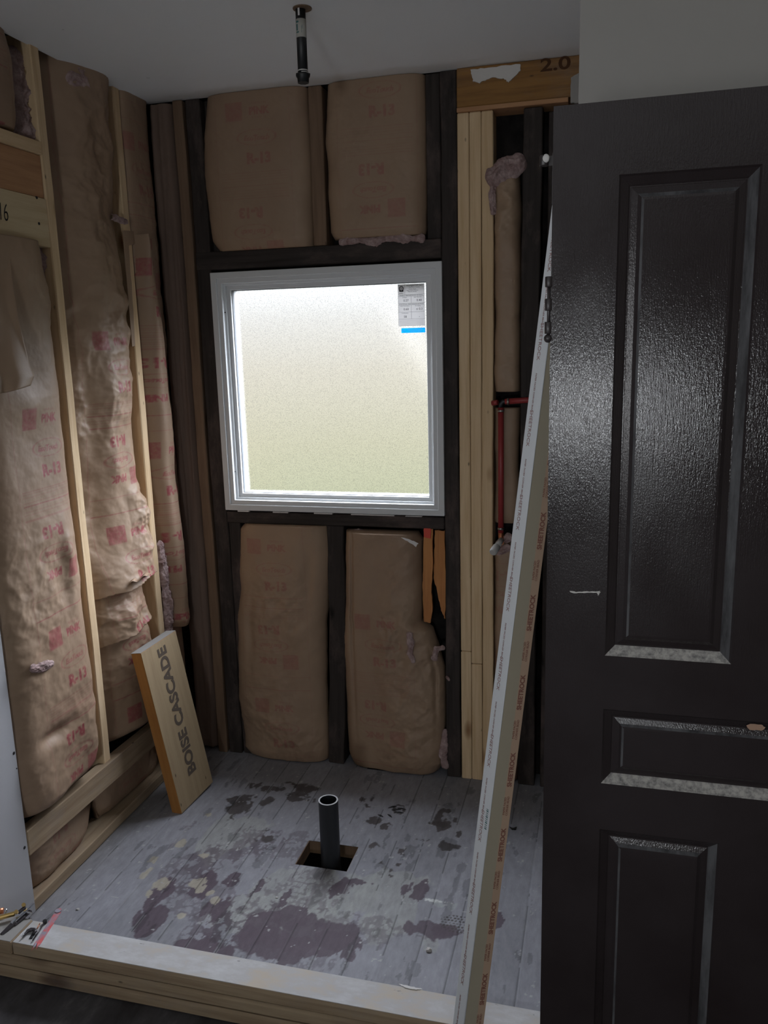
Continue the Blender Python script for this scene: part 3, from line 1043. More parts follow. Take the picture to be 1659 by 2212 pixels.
def batt(name, wall, edges, amp, base=-.012, seed=1, crum=.004, zones=(), ledges=(), phase=2.0, pcx=.5, inkk=1.0, label=None, group=None, prof=5, skew=0, stp=.003, ragged=.004, parent=None, deep=.055, dents=(), vfold=0, ends=(0, .010)):
    """paper-faced batt: edges = [(z, a0, a1)...] from top to bottom"""
    E_ = sorted(edges)
    zz = np.array([e[0] for e in E_])
    a0 = np.array([e[1] for e in E_])
    a1 = np.array([e[2] for e in E_])
    z0, z1 = zz[0], zz[-1]
    nz = max(6, int((z1 - z0) / stp))
    wmax = (a1 - a0).max()
    nu = max(6, int(wmax / stp))
    zs = np.linspace(z0, z1, nz)
    us = np.linspace(0, 1, nu)
    U, Z = np.meshgrid(us, zs)
    L0 = np.interp(Z, zz, a0) + ragged * (fbm(Z * 12, Z * 0 + 1, seed, 3) - .5) * 2
    L1 = np.interp(Z, zz, a1) + ragged * (fbm(Z * 12, Z * 0 + 9, seed + 3, 3) - .5) * 2
    A = L0 + (L1 - L0) * U
    t = np.abs(2 * (U ** (2 ** (-skew))) - 1)
    h = base + amp * (1 - t ** prof)
    h = h - ends[0] * (1 - np.clip((z1 - Z) / .03, 0, 1)) ** 2 - ends[1] * (1 - np.clip((Z - z0) / .04, 0, 1)) ** 2
    h = h + amp * .30 * (fbm(A * 5 + seed, Z * 3.0, seed + 5, 3) - .5)
    cr = np.full_like(Z, crum)
    for (zc, hw, k) in zones:
        cr = cr + k * np.exp(-((Z - zc) / hw) ** 2)
    soft = fbm(A * 7 + seed, Z * 4 + A * 3, seed + 7, 3) - .5
    h = h + cr * 1.3 * soft + cr * 1.7 * (crease(A, Z, seed + 17) - .4)
    if vfold:
        h = h + vfold * (ridged(A * 34 + seed, Z * 1.2, seed + 60, 2) - .4)
    h = h + .0009 * (fbm(A * 60, Z * 60, seed + 70, 3) - .5) * 2
    for (zc, sl, out, fall) in ledges:
        e = Z - (zc + sl * (U - .5)) - .01 * (vnoise(U * 5 + seed, U * 0, seed) - .5)
        h = h + out * np.where(e > 0, np.exp(-e / fall), -.35 * np.exp(e / (fall * .5))) * (1 - t ** 4)
    for (uc, zc, ru, rz, k) in dents:
        h = h + k * np.exp(-((U - uc) / ru) ** 2 - ((Z - zc) / rz) ** 2)
    # edges turn back into the cavity
    h = h - .012 * np.exp(-U * nu / 3) - .012 * np.exp(-(1 - U) * nu / 3)
    ink = kraft_print(wmax, z0, z1, phase, wmax * pcx, inkk)
    k = ink.sample((A - L0.min()), (Z - z0))
    if wall == 'L':
        P = np.stack([XL + h, A, Z], -1)
    else:
        P = np.stack([A, YB - h, Z], -1)
    # rim going back
    ring = []
    id_ = np.arange(nz * nu).reshape(nz, nu)
    quads = np.stack([id_[:-1, :-1], id_[:-1, 1:], id_[1:, 1:], id_[1:, :-1]], -1).reshape(-1, 4)
    bd = np.concatenate([id_[0, :], id_[1:, -1], id_[-1, -2::-1], id_[-2:0:-1, 0]])
    pb = P.reshape(-1, 3)[bd].copy()
    if wall == 'L': pb[:, 0] = XL - deep
    else: pb[:, 1] = YB + deep
    nb = len(bd)
    base_i = nz * nu
    nxt = np.roll(np.arange(nb), -1)
    rq = np.stack([bd, base_i + np.arange(nb), base_i + nxt, bd[nxt]], -1)
    if wall == 'L':
        quads = quads
    else:
        quads = quads
    allq = np.concatenate([quads, rq])
    allp = np.concatenate([P.reshape(-1, 3), pb])
    fl = np.concatenate([k.ravel(), np.zeros(nb)])
    o = np_mesh(name, allp, allq, M['kraft'], parent=parent, fl=fl)
    tag(o, label, 'insulation' if not parent else None, group)
    return o


GL = 'kraft faced insulation batts'
# left wall, bay A (beside the drywall), over and under the header boards
bA = batt('insulation_batt', 'L', [(1.89, 1.738, 2.105), (1.7, 1.738, 2.118), (1.4, 1.74, 2.128), (1.0, 1.74, 2.135), (.5, 1.74, 2.14), (.36, 1.74, 2.135), (.285, 1.76, 2.09)], .062, -.022, 3, .0030,
     zones=((1.72, .12, .006), (.9, .2, .003), (.42, .15, .004)), phase=at(60, 905, 0, -1.52).z, pcx=.62, label='kraft faced batt beside the white drywall, with a torn flap and a small hole', group=GL, skew=.1, ends=(0, .035),
     dents=((.5, 1.45, .2, .05, .012), (.62, .93, .10, .09, -.014), (.36, .50, .16, .022, -.02), (.72, 1.0, .06, .1, .008)))
fluff('exposed_fiberglass', [at(70, 1444, 0, -1.500), at(84, 1442, 0, -1.500), at(98, 1438, 0, -1.500), at(110, 1434, 0, -1.500)], [.010, .014, .016, .012], bA, 5, axis=0)
batt('insulation_batt', 'L', [(2.44, 1.742, 2.06), (2.35, 1.742, 2.085), (2.18, 1.742, 2.075)], .03, -.015, 13, .003, phase=2.6, label='pale kraft batt piece above the horizontal header boards', group=GL)
o = fluff('fiberglass_tuft', [at(30, 130, 0, -1.60), at(38, 200, 0, -1.60), at(44, 250, 0, -1.60), at(50, 285, 0, -1.60), at(34, 165, 0, -1.6)], .036, None, 8, axis=0, flat=.8)
tag(o, 'torn pinkish fiberglass in the gap above the header boards', 'insulation')
o = fluff('fiberglass_tuft', [at(84, 560, 0, -1.585), at(92, 580, 0, -1.585), at(76, 545, 0, -1.59), at(95, 610, 0, -1.6)], [.03, .025, .03, .03], None, 9, axis=0, flat=.7)
tag(o, 'torn pinkish fiberglass just under the pale header board marked 16', 'insulation')
# torn hanging flap of bay A
fl_ = []
nu, nv = 40, 60
tl, tr_ = at(-30, 535, 0, -1.50), at(25, 560, 0, -1.49)
co, qd = [], []
for j in range(nv + 1):
    v_ = j / nv
    py = 535 + (855 - 535) * v_
    pl_, pr_ = -60, 22 + 62 * v_ ** 1.6 - (18 * max(0, (v_ - .9) / .1))
    for i in range(nu + 1):
        u_ = i / nu
        px = pl_ + (pr_ - pl_) * u_
        yb = py - (22 * max(0, v_ - .8) / .2 * u_ ** 2)
        out = .040 + .022 * v_ + .010 * math.sin(u_ * 6 + v_ * 2.5) + .012 * abs(math.sin(u_ * 5.5 - v_ * 3)) * v_ - .02 * max(0, u_ - .75)
        c = at(px, yb, 0, XL + out)
        co.append(c)
for j in range(nv):
    for i in range(nu):
        k = j * (nu + 1) + i
        qd.append((k, k + nu + 1, k + nu + 2, k + 1))
o = np_mesh('torn_flap', np.array([tuple(c) for c in co]), np.array(qd), M['kraft'], fl=np.zeros(len(co)))
md = o.modifiers.new('thickness', 'SOLIDIFY')
md.thickness = .0012
local_to(bA, o)

# bay B between the two studs
bB = batt('insulation_batt', 'L', [(2.45, 2.19, 2.545), (1.5, 2.188, 2.548), (1.0, 2.188, 2.546), (.83, 2.188, 2.55), (.78, 2.19, 2.50), (.66, 2.19, 2.51), (.60, 2.19, 2.53), (.36, 2.19, 2.53), (.272, 2.19, 2.52)], .088, -.062, 7, .008,
     zones=((2.15, .18, .008), (1.72, .10, .012), (1.35, .10, .012), (1.12, .16, .020), (.92, .1, .008), (.72, .06, .016), (.5, .10, .012)),
     ledges=((.815, .05, .040, .10), (.655, .06, .038, .06)), phase=at(215, 735, 0, -1.50).z, pcx=.56, label='crumpled kraft batt between the two pine studs, bunched in folds low down', group=GL, prof=3, skew=-.35, ends=(0, .045),
     dents=((.15, 2.1, .2, .5, -.012), (.25, 1.35, .12, .3, -.016), (.22, 1.58, .1, .05, .012)))
fluff('exposed_fiberglass', [at(172, 165, 0, -1.535), at(186, 178, 0, -1.53), at(160, 172, 0, -1.54)], [.03, .028, .03], bB, 15, axis=0, flat=.35)
# projecting paper ledge over the folds
co, qd = [], []
for j in range(7):
    v_ = j / 6
    for i in range(31):
        u_ = i / 30
        px = 285 + 42 * u_
        py = 1252 - 20 * u_ ** 1.3 + 8 * v_ - 3 * math.sin(u_ * 11)
        co.append(at(px - 6 * v_, py, 0, -1.50 + .038 * v_ * (.4 + u_)))
for j in range(6):
    for i in range(30):
        k = j * 31 + i
        qd.append((k, k + 31, k + 32, k + 1))
o = np_mesh('folded_lip', np.array([tuple(c) for c in co]), np.array(qd), M['kraft'], fl=np.zeros(len(co)))
md = o.modifiers.new('thickness', 'SOLIDIFY')
md.thickness = .0015
local_to(bB, o)
# torn paper tab wrapped round the far stud
o = fluff('fiberglass_tuft', [at(240, 468, 0, -1.535), at(252, 470, 0, -1.535), at(262, 474, 0, -1.535), at(272, 480, 0, -1.538)], [.010, .009, .011, .009], None, 25, axis=0, flat=.7)
tag(o, 'little pinkish white tuft caught on the front of the far pine stud', 'insulation')
sp_ = [(2.525, 1.60), (2.545, 1.60), (2.553, 1.75), (2.556, 1.93), (2.600, 1.94), (2.598, 1.98), (2.52, 2.0), (2.53, 1.93), (2.518, 1.80)]
o = poly_patch('torn_paper_tab', sp_[:6] + [(2.53, 1.975)], XL + .0015, .0025, M['kraft'], None, axis=0, seed=12, jit=.0015)
tag(o, 'torn kraft paper tab folded over the edge of the far pine stud', 'insulation')

# bay C next to the corner: recessed upper part, bulging lower part
batt('insulation_batt', 'L', [(2.44, 2.588, 2.752), (2.0, 2.588, 2.752), (1.85, 2.588, 2.752), (1.6, 2.695, 2.752), (.7, 2.705, 2.752)], .006, .006, 19, .004, phase=2.9, inkk=.6, label='dim upper batt between the far stud and the back corner', group=GL)
bC = batt('insulation_batt', 'L', [(1.97, 2.598, 2.604), (1.92, 2.592, 2.618), (1.80, 2.588, 2.650), (1.70, 2.588, 2.672), (1.5, 2.588, 2.69), (1.2, 2.588, 2.70), (.9, 2.598, 2.705), (.8, 2.610, 2.705), (.62, 2.625, 2.700), (.56, 2.63, 2.69)], .074, -.016, 23, .0055,
     zones=((1.78, .08, .008), (1.15, .1, .008), (.62, .08, .006)), phase=at(330, 660, 0, -1.50).z + .13, pcx=.52, label='narrow bulging kraft batt right of the far stud, pointed at its top', group=GL, prof=4, skew=-.2)
fluff('exposed_fiberglass', [at(348, 1180, 0, -1.55), at(351, 1215, 0, -1.55), at(356, 1250, 0, -1.55), at(360, 1290, 0, -1.55), at(364, 1330, 0, -1.55), at(366, 1360, 0, -1.55)], .024, bC, 29, axis=0, flat=.6)
batt('insulation_batt', 'L', [(.60, 2.59, 2.745), (.3, 2.59, 2.745), (.05, 2.59, 2.745)], .02, -.02, 31, .004, phase=3.2, inkk=.5, label='shadowed lowest batt in the back left corner behind the leaning beam', group=GL)
# small batt pieces below the blocking
batt('insulation_batt', 'L', [(.18, 1.745, 2.09), (.12, 1.745, 2.13), (.045, 1.75, 2.10)], .050, -.060, 37, .010, phase=3.0, inkk=.5, label='crumpled batt end squeezed between low blocking and bottom plate', group=GL)
batt('insulation_batt', 'L', [(.178, 2.15, 2.545), (.10, 2.14, 2.545), (.045, 2.16, 2.54)], .030, -.055, 39, .006, phase=3.0, inkk=.5, label='dim batt end below the low blocking, beside the leaning beam offcut', group=GL)
# kraft flanges in the corner
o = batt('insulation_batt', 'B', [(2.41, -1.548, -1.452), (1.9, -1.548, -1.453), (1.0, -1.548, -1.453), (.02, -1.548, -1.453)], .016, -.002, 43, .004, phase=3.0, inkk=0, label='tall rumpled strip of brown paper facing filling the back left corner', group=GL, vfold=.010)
o.data.materials[0] = M['kraftshade']  # strip takes the shaded kraft copy

# back wall batts
bUL = batt('insulation_batt', 'B', [(2.418, -1.326, -.968), (2.29, -1.351, -.963), (2.17, -1.356, -.963), (2.06, -1.352, -.966), (1.955, -1.343, -.966), (1.917, -1.322, -.970)], .030, -.006, 51, .0018, phase=at(560, 250, 1, YB - .02).z + .02, pcx=.52, inkk=.5,
     label='kraft batt above the window, left of the short brown stud', group=GL, prof=6, stp=.0028, deep=.04)
bUR = batt('insulation_batt', 'B', [(2.418, -.900, -.572), (2.25, -.910, -.573), (2.05, -.908, -.574), (1.96, -.906, -.577), (1.935, -.893, -.583)], .026, -.008, 53, .0018, phase=at(780, 170, 1, YB - .02).z + .05, pcx=.55, inkk=.5,
     label='kraft batt above the window, right of the short brown stud', group=GL, prof=6, stp=.0028, deep=.04)
fluff('exposed_fiberglass', [(-.86 + .03 * i, YB + .002, 1.925 + .006 * math.sin(i * 1.3)) for i in range(10)], [.014 + .005 * math.sin(i * 2.1) for i in range(10)], bUR, 57)
bLL = batt('insulation_batt', 'B', [(.942, -1.285, -.958), (.92, -1.308, -.955), (.83, -1.318, -.950), (.69, -1.322, -.965), (.56, -1.345, -.985), (.40, -1.352, -.990), (.25, -1.355, -.992), (.03, -1.350, -.995), (.005, -1.335, -1.0)], .040, -.008, 61, .0055,
     zones=((.62, .1, .006), (.12, .08, .008)), phase=at(600, 1180, 1, YB - .02).z, pcx=.50, inkk=.5, label='kraft batt under the window, left of the dark middle stud', group=GL, prof=5, deep=.04,
     dents=((.2, .55, .05, .15, -.010), (.8, .75, .06, .15, -.010)))
fluff('exposed_fiberglass', [(-1.35, YB + .02, .62 - i * .05) for i in range(9)], [.014] * 9, bLL, 63)
bLR = batt('insulation_batt', 'B', [(.928, -.886, -.625), (.90, -.888, -.606), (.67, -.902, -.612), (.60, -.908, -.612), (.57, -.91, -.575), (.50, -.914, -.552), (.42, -.914, -.533), (.14, -.915, -.530), (.05, -.912, -.535), (.008, -.90, -.56)], .042, -.008, 67, .006,
     zones=((.55, .12, .006), (.3, .1, .006), (.1, .06, .008)), phase=at(830, 1345, 1, YB - .02).z + .002, pcx=.40, inkk=.5, label='kraft batt under the window, right of the dark middle stud, torn open', group=GL, prof=6, deep=.04,
     dents=((.12, .6, .02, .35, -.012), (.93, .35, .02, .12, -.014)))
fluff('exposed_fiberglass', [at(885, 1372, 1, YB - .046), at(887, 1392, 1, YB - .046), at(886, 1412, 1, YB - .046), at(892, 1428, 1, YB - .046)], [.012, .014, .012, .009], bLR, 71, flat=.35)
fluff('exposed_fiberglass', [at(944, 1402, 1, YB - .035), at(938, 1420, 1, YB - .04), at(955, 1400, 1, YB - .03)], [.012, .013, .010], bLR, 72, flat=.5)
fluff('exposed_fiberglass', [at(958, 1610, 1, YB - .01), at(956, 1635, 1, YB - .01), at(962, 1655, 1, YB - .01), at(962, 1580, 1, YB)], [.014, .018, .012, .009], bLR, 73, flat=.5)
fluff('exposed_fiberglass', [at(760 + 14 * i, 1150 + 1.2 * i, 1, YB + .02) for i in range(11)], .013, bLR, 74, flat=.8)
# bits of white fibre
o = poly_patch('paper_shred', [(at(x, y, 1, YB - .03).x, at(x, y, 1, YB - .03).z) for x, y in ((868, 1160), (884, 1163), (905, 1172), (900, 1180), (888, 1172))], YB - .04, .002, M['white'], None, seed=21, jit=.001)
tag(o, 'white paper shred on the top edge of the right batt under the window', 'paper')
o = fluff('fiberglass_tuft', [at(966, 1464, 1, YB - .01), at(969, 1468, 1, YB - .012)], [.007, .006], None, 77)
tag(o, 'tiny pale fiberglass tuft stuck low on the dark stud right of the window', 'insulation')

# narrow bay with the red pipe
bN = batt('insulation_batt', 'B', [(2.10, -.350, -.272), (2.0, -.352, -.268), (1.6, -.350, -.266), (1.42, -.350, -.266)], .022, -.010, 81, .006, zones=((1.98, .1, .010),), phase=3, inkk=.0, label='narrow kraft batt above the red pipe elbow, topped by loose fiberglass', group=GL)
fluff('exposed_fiberglass', [(-.352, YB - .012, 2.06), (-.354, YB - .014, 2.03), (-.352, YB - .012, 1.99)], .012, bN, 84, flat=.6)
fluff('exposed_fiberglass', [(-.347, YB - .014, 2.095), (-.325, YB - .018, 2.112), (-.300, YB - .016, 2.120), (-.280, YB - .010, 2.128)], [.030, .034, .036, .030], bN, 83, flat=.6)
batt('insulation_batt', 'B', [(1.365, -.350, -.268), (1.2, -.350, -.268), (.97, -.350, -.268)], .014, -.016, 85, .003, phase=3, inkk=0, label='narrow kraft batt behind the red vertical pipe', group=GL)
batt('insulation_batt', 'B', [(.90, -.350, -.266), (.5, -.350, -.264), (.01, -.350, -.262)], .018, -.012, 87, .004, zones=((.85, .05, .008),), phase=3, inkk=.3, label='narrow kraft batt below the grey capped stub', group=GL)
o = fluff('fiberglass_tuft', [(-.318, YB - .014, .915), (-.298, YB - .016, .925), (-.29, YB - .012, .90), (-.31, YB - .012, .885), (-.33, YB - .008, .87)], [.016, .018, .014, .016, .012], None, 89, flat=.6)
tag(o, 'pinkish fiberglass bulge behind the grey capped pipe stub', 'insulation')

# ---------------------------------------------------------------- window
wr = empty('window_1', ((WX0 + WX1) / 2, YB, WZ0))
wr['kind'] = 'structure'


def ringbox(name, x0, x1, z0, z1, w_, ya, yb, m, bev=.002):
    bm = bmesh.new()
    # mitred ring
    o_ = [(x0, z0), (x1, z0), (x1, z1), (x0, z1)]
    i_ = [(x0 + w_, z0 + w_), (x1 - w_, z0 + w_), (x1 - w_, z1 - w_), (x0 + w_, z1 - w_)]
    vo = {}
    for nm, pts in (('o', o_), ('i', i_)):
        for d in (ya, yb):
            vo[nm, d] = [bm.verts.new((a, d, c)) for a, c in pts]
    for k in range(4):
        n = (k + 1) % 4
        bm.faces.new((vo['o', ya][k], vo['o', ya][n], vo['i', ya][n], vo['i', ya][k]))
        bm.faces.new((vo['o', yb][k], vo['i', yb][k], vo['i', yb][n], vo['o', yb][n]))
        bm.faces.new((vo['o', ya][k], vo['o', yb][k], vo['o', yb][n], vo['o', ya][n]))
        bm.faces.new((vo['i', ya][k], vo['i', ya][n], vo['i', yb][n], vo['i', yb][k]))
    bmesh.ops.recalc_face_normals(bm, faces=bm.faces[:])
    if bev:
        bmesh.ops.bevel(bm, geom=bm.edges[:], offset=bev, segments=2, affect='EDGES', profile=.5)
    o = mesh_obj(name, bm, m)
    local_to(wr, o)
    return o


ringbox('outer_frame', WX0, WX1, WZ0, WZ1, .022, YB - .016, YB + .08, M['vinyl'])
ringbox('frame_step', WX0 + .020, WX1 - .020, WZ0 + .020, WZ1 - .020, .018, YB - .010, YB + .078, M['vinyl'])
ringbox('inner_frame', WX0 + .036, WX1 - .036, WZ0 + .036, WZ1 - .036, .010, YB + .006, YB + .076, M['vinyl'])
ringbox('glazing_stop', WX0 + .044, WX1 - .044, WZ0 + .044, WZ1 - .044, .016, YB + .014, YB + .072, M['vinyl'])
ringbox('gasket', WX0 + .0585, WX1 - .0585, WZ0 + .0585, WZ1 - .0585, .0035, YB + .026, YB + .040, M['gasket'], 0)
bm = bmesh.new()
bx(bm, WX0 + .055, WX1 - .055, YB + .034, YB + .0345, WZ0 + .055, WZ1 - .055)
bmesh.ops.delete(bm, geom=[f for f in bm.faces if f.normal.y < .5 or True and abs(f.normal.y) < .5], context='FACES')
gl_ = mesh_obj('pane', bm, M['glass'])
local_to(wr, gl_)
for px, py in ((486, 675), (508, 1019)):
    pt = at(px, py, 1, YB - .010)
    bm = bmesh.new()
    tube(bm, [pt + Vector((0, .003, 0)), pt + Vector((0, -.0008, 0))], .0022, 10)
    local_to(wr, mesh_obj('screw_hole', bm, M['iron']))

# rating label on the pane
SX0, SX1, SZ0, SZ1 = -.6790, -.5880, 1.644, 1.7805
sy = YB + .031
r = empty('rating_label', ((SX0 + SX1) / 2, sy, SZ0))
tag(r, 'grey energy rating sheet stuck on the frosted pane, top right', 'label')
bm = bmesh.new()
bx(bm, SX0, SX1, sy, sy + .0006, SZ0, SZ1)
local_to(r, mesh_obj('sheet', bm, M['sticker']))
W_, H_ = SX1 - SX0, SZ1 - SZ0
bm = bmesh.new()


def ln(u0, v0, u1, v1, t=.0006):
    bx(bm, SX0 + u0 * W_ - t / 2, SX0 + u1 * W_ + t / 2, sy - .0004, sy - .0001, SZ1 - v1 * H_ - t / 2, SZ1 - v0 * H_ + t / 2)


ln(0, 0, 1, 0); ln(0, 1, 1, 1); ln(0, 0, 0, 1); ln(1, 0, 1, 1)
ln(.26, .01, .26, .24); ln(0, .245, 1, .245); ln(0, .29, 1, .29); ln(.5, .29, .5, .45); ln(0, .455, 1, .455); ln(0, .50, 1, .50); ln(.5, .50, .5, .83); ln(0, .665, 1, .665); ln(0, .835, 1, .835)
for k in range(5): ln(.04, .865 + k * .025, .96, .865 + k * .025, .0003)
local_to(r, mesh_obj('ruled_lines', bm, M['steeldark']))
bm = bmesh.new()
g = bmesh.ops.create_circle(bm, cap_ends=True, radius=.0085, segments=24)
for v in bm.verts: v.co = Vector((SX0 + .13 * W_ + v.co.x, sy - .0003, SZ1 - .10 * H_ + v.co.y))
bx(bm, SX0 + .05 * W_, SX0 + .21 * W_, sy - .0004, sy - .0002, SZ1 - .175 * H_, SZ1 - .13 * H_)
local_to(r, mesh_obj('round_emblem', bm, M['blackink']))
bm = bmesh.new()
g = bmesh.ops.create_circle(bm, cap_ends=True, radius=.0062, segments=24)
for v in bm.verts: v.co = Vector((SX0 + .13 * W_ + v.co.x, sy - .0005, SZ1 - .10 * H_ + v.co.y))
local_to(r, mesh_obj('emblem_face', bm, M['sticker']))


def st(s, u, v_, h, **k):
    return lettering(r, s, (SX0 + u * W_, sy, SZ1 - v_ * H_), (1, 0, 0), (0, 0, 1), h, M['blackink'], lift=.0004, **k)


st('Kensington HPP, Inc.', .62, .035, .0062)
st('Vinyl Picture Window', .62, .075, .0042)
st('Double Glazed\nArgon, Low-E, Obscure\nWith No Dividers', .55, .15, .0042)
st('NFRC', .13, .215, .0065)
st('ENERGY PERFORMANCE RATINGS', .5, .268, .0052)
st('U-Factor', .25, .315, .0042); st('Solar Heat Gain', .75, .315, .0042)
st('0.27', .3, .39, .0105); st('0.40', .8, .39, .0105)
st('ADDITIONAL PERFORMANCE RATINGS', .5, .478, .0048)
st('Visible Transmittance', .25, .522, .0038); st('Air Leakage', .75, .522, .0042)
st('0.60', .3, .60, .0105); st('\u2264 0.3', .8, .60, .0105)
st('Condensation', .25, .69, .0042); st('58', .26, .78, .0105); st('-', .8, .78, .0105)
bm = bmesh.new()
bx(bm, -.670, -.587, sy, sy + .0006, 1.6205, 1.6365)
o = mesh_obj('blue_label', bm, M['stickerblue'])
tag(o, 'small bright blue sticker under the energy rating sheet', 'label')
lettering(o, 'energy', (-.6625, sy, 1.6285), (1, 0, 0), (0, 0, 1), .004, M['white'], lift=.0004)
lettering(o, 'ENERGY STAR Certified\nin highlighted regions', (-.622, sy, 1.6285), (1, 0, 0), (0, 0, 1), .0052, M['white'], lift=.0004)

# ---------------------------------------------------------------- pipes
r = empty('drain_pipe', (-.786, 2.172, -.3))
tag(r, 'black plastic pipe standing up out of the square floor hole', 'pipe')
bm = bmesh.new()
Rp = .0305
zt = .212
outr = tube(bm, [(0, 0, 0), (0, 0, zt + .3 - .001)], Rp, 40, cap=False)
inr = tube(bm, [(0, 0, 0), (0, 0, zt + .3 - .001)], Rp - .0045, 40, cap=False)
mesh_obj('pipe_wall', bm, M['abs'], r)
bm = bmesh.new()
a = tube(bm, [(0, 0, zt + .3 - .001), (0, 0, zt + .3)], Rp, 40, cap=False)
b_ = tube(bm, [(0, 0, zt + .3 - .001), (0, 0, zt + .3)], Rp - .0045, 40, cap=False)
for k in range(40): bm.faces.new((a[1][k], a[1][(k + 1) % 40], b_[1][(k + 1) % 40], b_[1][k]))
mesh_obj('cut_rim', bm, M['abs_edge'], r)

PC = Vector((-.7635, 2.158, 0))
r = empty('ceiling_pipe', (PC.x, PC.y, ZC))
tag(r, 'black threaded pipe stub hanging from the ceiling', 'pipe')


def zz_(py): return at(650, py, 1, PC.y).z - ZC


bm = bmesh.new()
tube(bm, [(0, 0, .01), (0, 0, zz_(160))], .0128, 28)
mesh_obj('pipe_body', bm, M['iron'], r)
bm = bmesh.new()
tube(bm, [(0, 0, zz_(43)), (0, 0, zz_(83))], .0132, 28)
o = mesh_obj('paper_label', bm, M['paperlabel'], r)
bm = bmesh.new()
for (za, zb, a0_, a1_) in ((48, 52, -2.3, -1.7), (55, 69, -2.25, -1.9), (71, 74, -2.3, -1.7), (60, 74, -1.2, -1.15), (58, 66, -1.05, -1.0)):
    n = 5
    vs = [[bm.verts.new((.0134 * math.cos(a0_ + (a1_ - a0_) * k / n), .0134 * math.sin(a0_ + (a1_ - a0_) * k / n), zz_(zq))) for k in range(n + 1)] for zq in (za, zb)]
    for k in range(n): bm.faces.new((vs[0][k], vs[0][k + 1], vs[1][k + 1], vs[1][k]))
mesh_obj('label_print', bm, M['teal'], o)
bm = bmesh.new()
tube(bm, [(0, 0, zz_(152.5)), (0, 0, zz_(155))], .0131, 28)
tube(bm, [(.0005, 0, zz_(157)), (.0005, 0, zz_(159.5))], .0128, 28)
mesh_obj('thread_tape', bm, M['white'], r)
bm = bmesh.new()
tube(bm, [(0, 0, zz_(159)), (0, 0, zz_(161)), (0, 0, zz_(165)), (0, 0, zz_(169)), (0, 0, zz_(180))], [.015, .0195, .0190, .0158, .0150], 8)
mesh_obj('end_cap', bm, M['iron'], r)
bm = bmesh.new()
bx(bm, -.0025, .0025, -.0138, -.0124, zz_(37), zz_(18), .0005)
mesh_obj('white_drip', bm, M['white'], r)
bm = bmesh.new()
tube(bm, [(.006, -.002, 0), (.006, -.002, -.0025)], .024, 20)
mesh_obj('ceiling_hole_ring', bm, M['brown'], r)

# red pex water line
r = empty('water_line', (-.325, YB - .012, .95))
tag(r, 'red plastic water line with crimp rings in the narrow bay', 'pipe')


def kid(name, f, m, par, smooth=False):
    bm = bmesh.new()
    f(bm)
    o = mesh_obj(name, bm, m, None, smooth)
    local_to(par, o)
    return o


py_ = YB - .020
kid('vertical_pipe', lambda b_: tube(b_, [(-.3235, py_, .945), (-.324, py_, 1.15), (-.325, py_, 1.37)], .0095, 18), M['pex'], r)
kid('horizontal_pipe', lambda b_: tube(b_, [(-.312, py_, 1.389), (-.24, YB - .012, 1.393), (-.205, YB - .006, 1.395)], .0095, 18), M['pex'], r)
kid('branch_pipe', lambda b_: tube(b_, [(-.335, py_, 1.387), (-.3545, py_ + .005, 1.384)], .0085, 18), M['pex'], r)
kid('brass_elbow', lambda b_: tube(b_, [(-.325, py_, 1.365), (-.325, py_, 1.382), (-.318, py_, 1.389), (-.300, py_, 1.389)], .0075, 14), M['iron'], r)
for p0, p1 in (((-.325, py_, 1.355), (-.325, py_, 1.363)), ((-.3045, py_, 1.3892), (-.2975, py_, 1.3895)), ((-.3235, py_, .955), (-.3235, py_, .963))):
    kid('crimp_ring', lambda b_: tube(b_, [p0, p1], .0112, 20), M['steelring'], r)
kid('drop_elbow', lambda b_: tube(b_, [(-.3235, py_, .95), (-.3225, py_, .925), (-.321, py_ - .006, .917), (-.320, py_ - .02, .914)], .009, 14), M['copper'], r)
e1, e2 = Vector((-.3205, py_ - .012, .922)), Vector((-.342, py_ - .075, .892))
r2 = empty('pipe_stub', tuple(e1))
tag(r2, 'grey capped pipe stub pointing into the room below the red pipe', 'pipe')
kid('stub_pipe', lambda b_: tube(b_, [e1, e1.lerp(e2, .55)], .0105, 20), M['greycap'], r2)
kid('cap', lambda b_: tube(b_, [e1.lerp(e2, .5), e1.lerp(e2, .55), e1.lerp(e2, .95), e2], [.0110, .0135, .0135, .0105], 20), M['greycap'], r2)

# ---------------------------------------------------------------- door
DY = 1.46
r = empty('panel_door', (-.088, DY, 0))
tag(r, 'old dark brown panelled door standing upright at the right', 'door')
DX0, DX1, DZ1 = -.0895, .66, 1.958
TH = .035
TD = []
# panel openings (x0,x1,z0,z1)
PA = (.0165, .2300, 1.0225, 1.846)
PA2 = (.335, .5485, 1.0225, 1.846)
PM = (.0165, .5485, .768, .918)
PLo = (.0165, .2300, .13, .672)
PLo2 = (.335, .5485, .13, .672)
panels = [PA, PA2, PM, PLo, PLo2]
bm = bmesh.new()
bx(bm, DX0, DX1, DY + .012, DY + TH, .012, DZ1, 0)
xs_ = sorted({DX0, DX1} | {q for p_ in panels for q in p_[:2]})
zs_ = sorted({.012, DZ1} | {q for p_ in panels for q in p_[2:]})
for i in range(len(xs_) - 1):
    for j in range(len(zs_) - 1):
        cx, cz = (xs_[i] + xs_[i + 1]) / 2, (zs_[j] + zs_[j + 1]) / 2
        if any(p_[0] < cx < p_[1] and p_[2] < cz < p_[3] for p_ in panels): continue
        vs = [bm.verts.new(c) for c in ((xs_[i], DY, zs_[j]), (xs_[i + 1], DY, zs_[j]), (xs_[i + 1], DY, zs_[j + 1]), (xs_[i], DY, zs_[j + 1]))]
        bm.faces.new(vs)
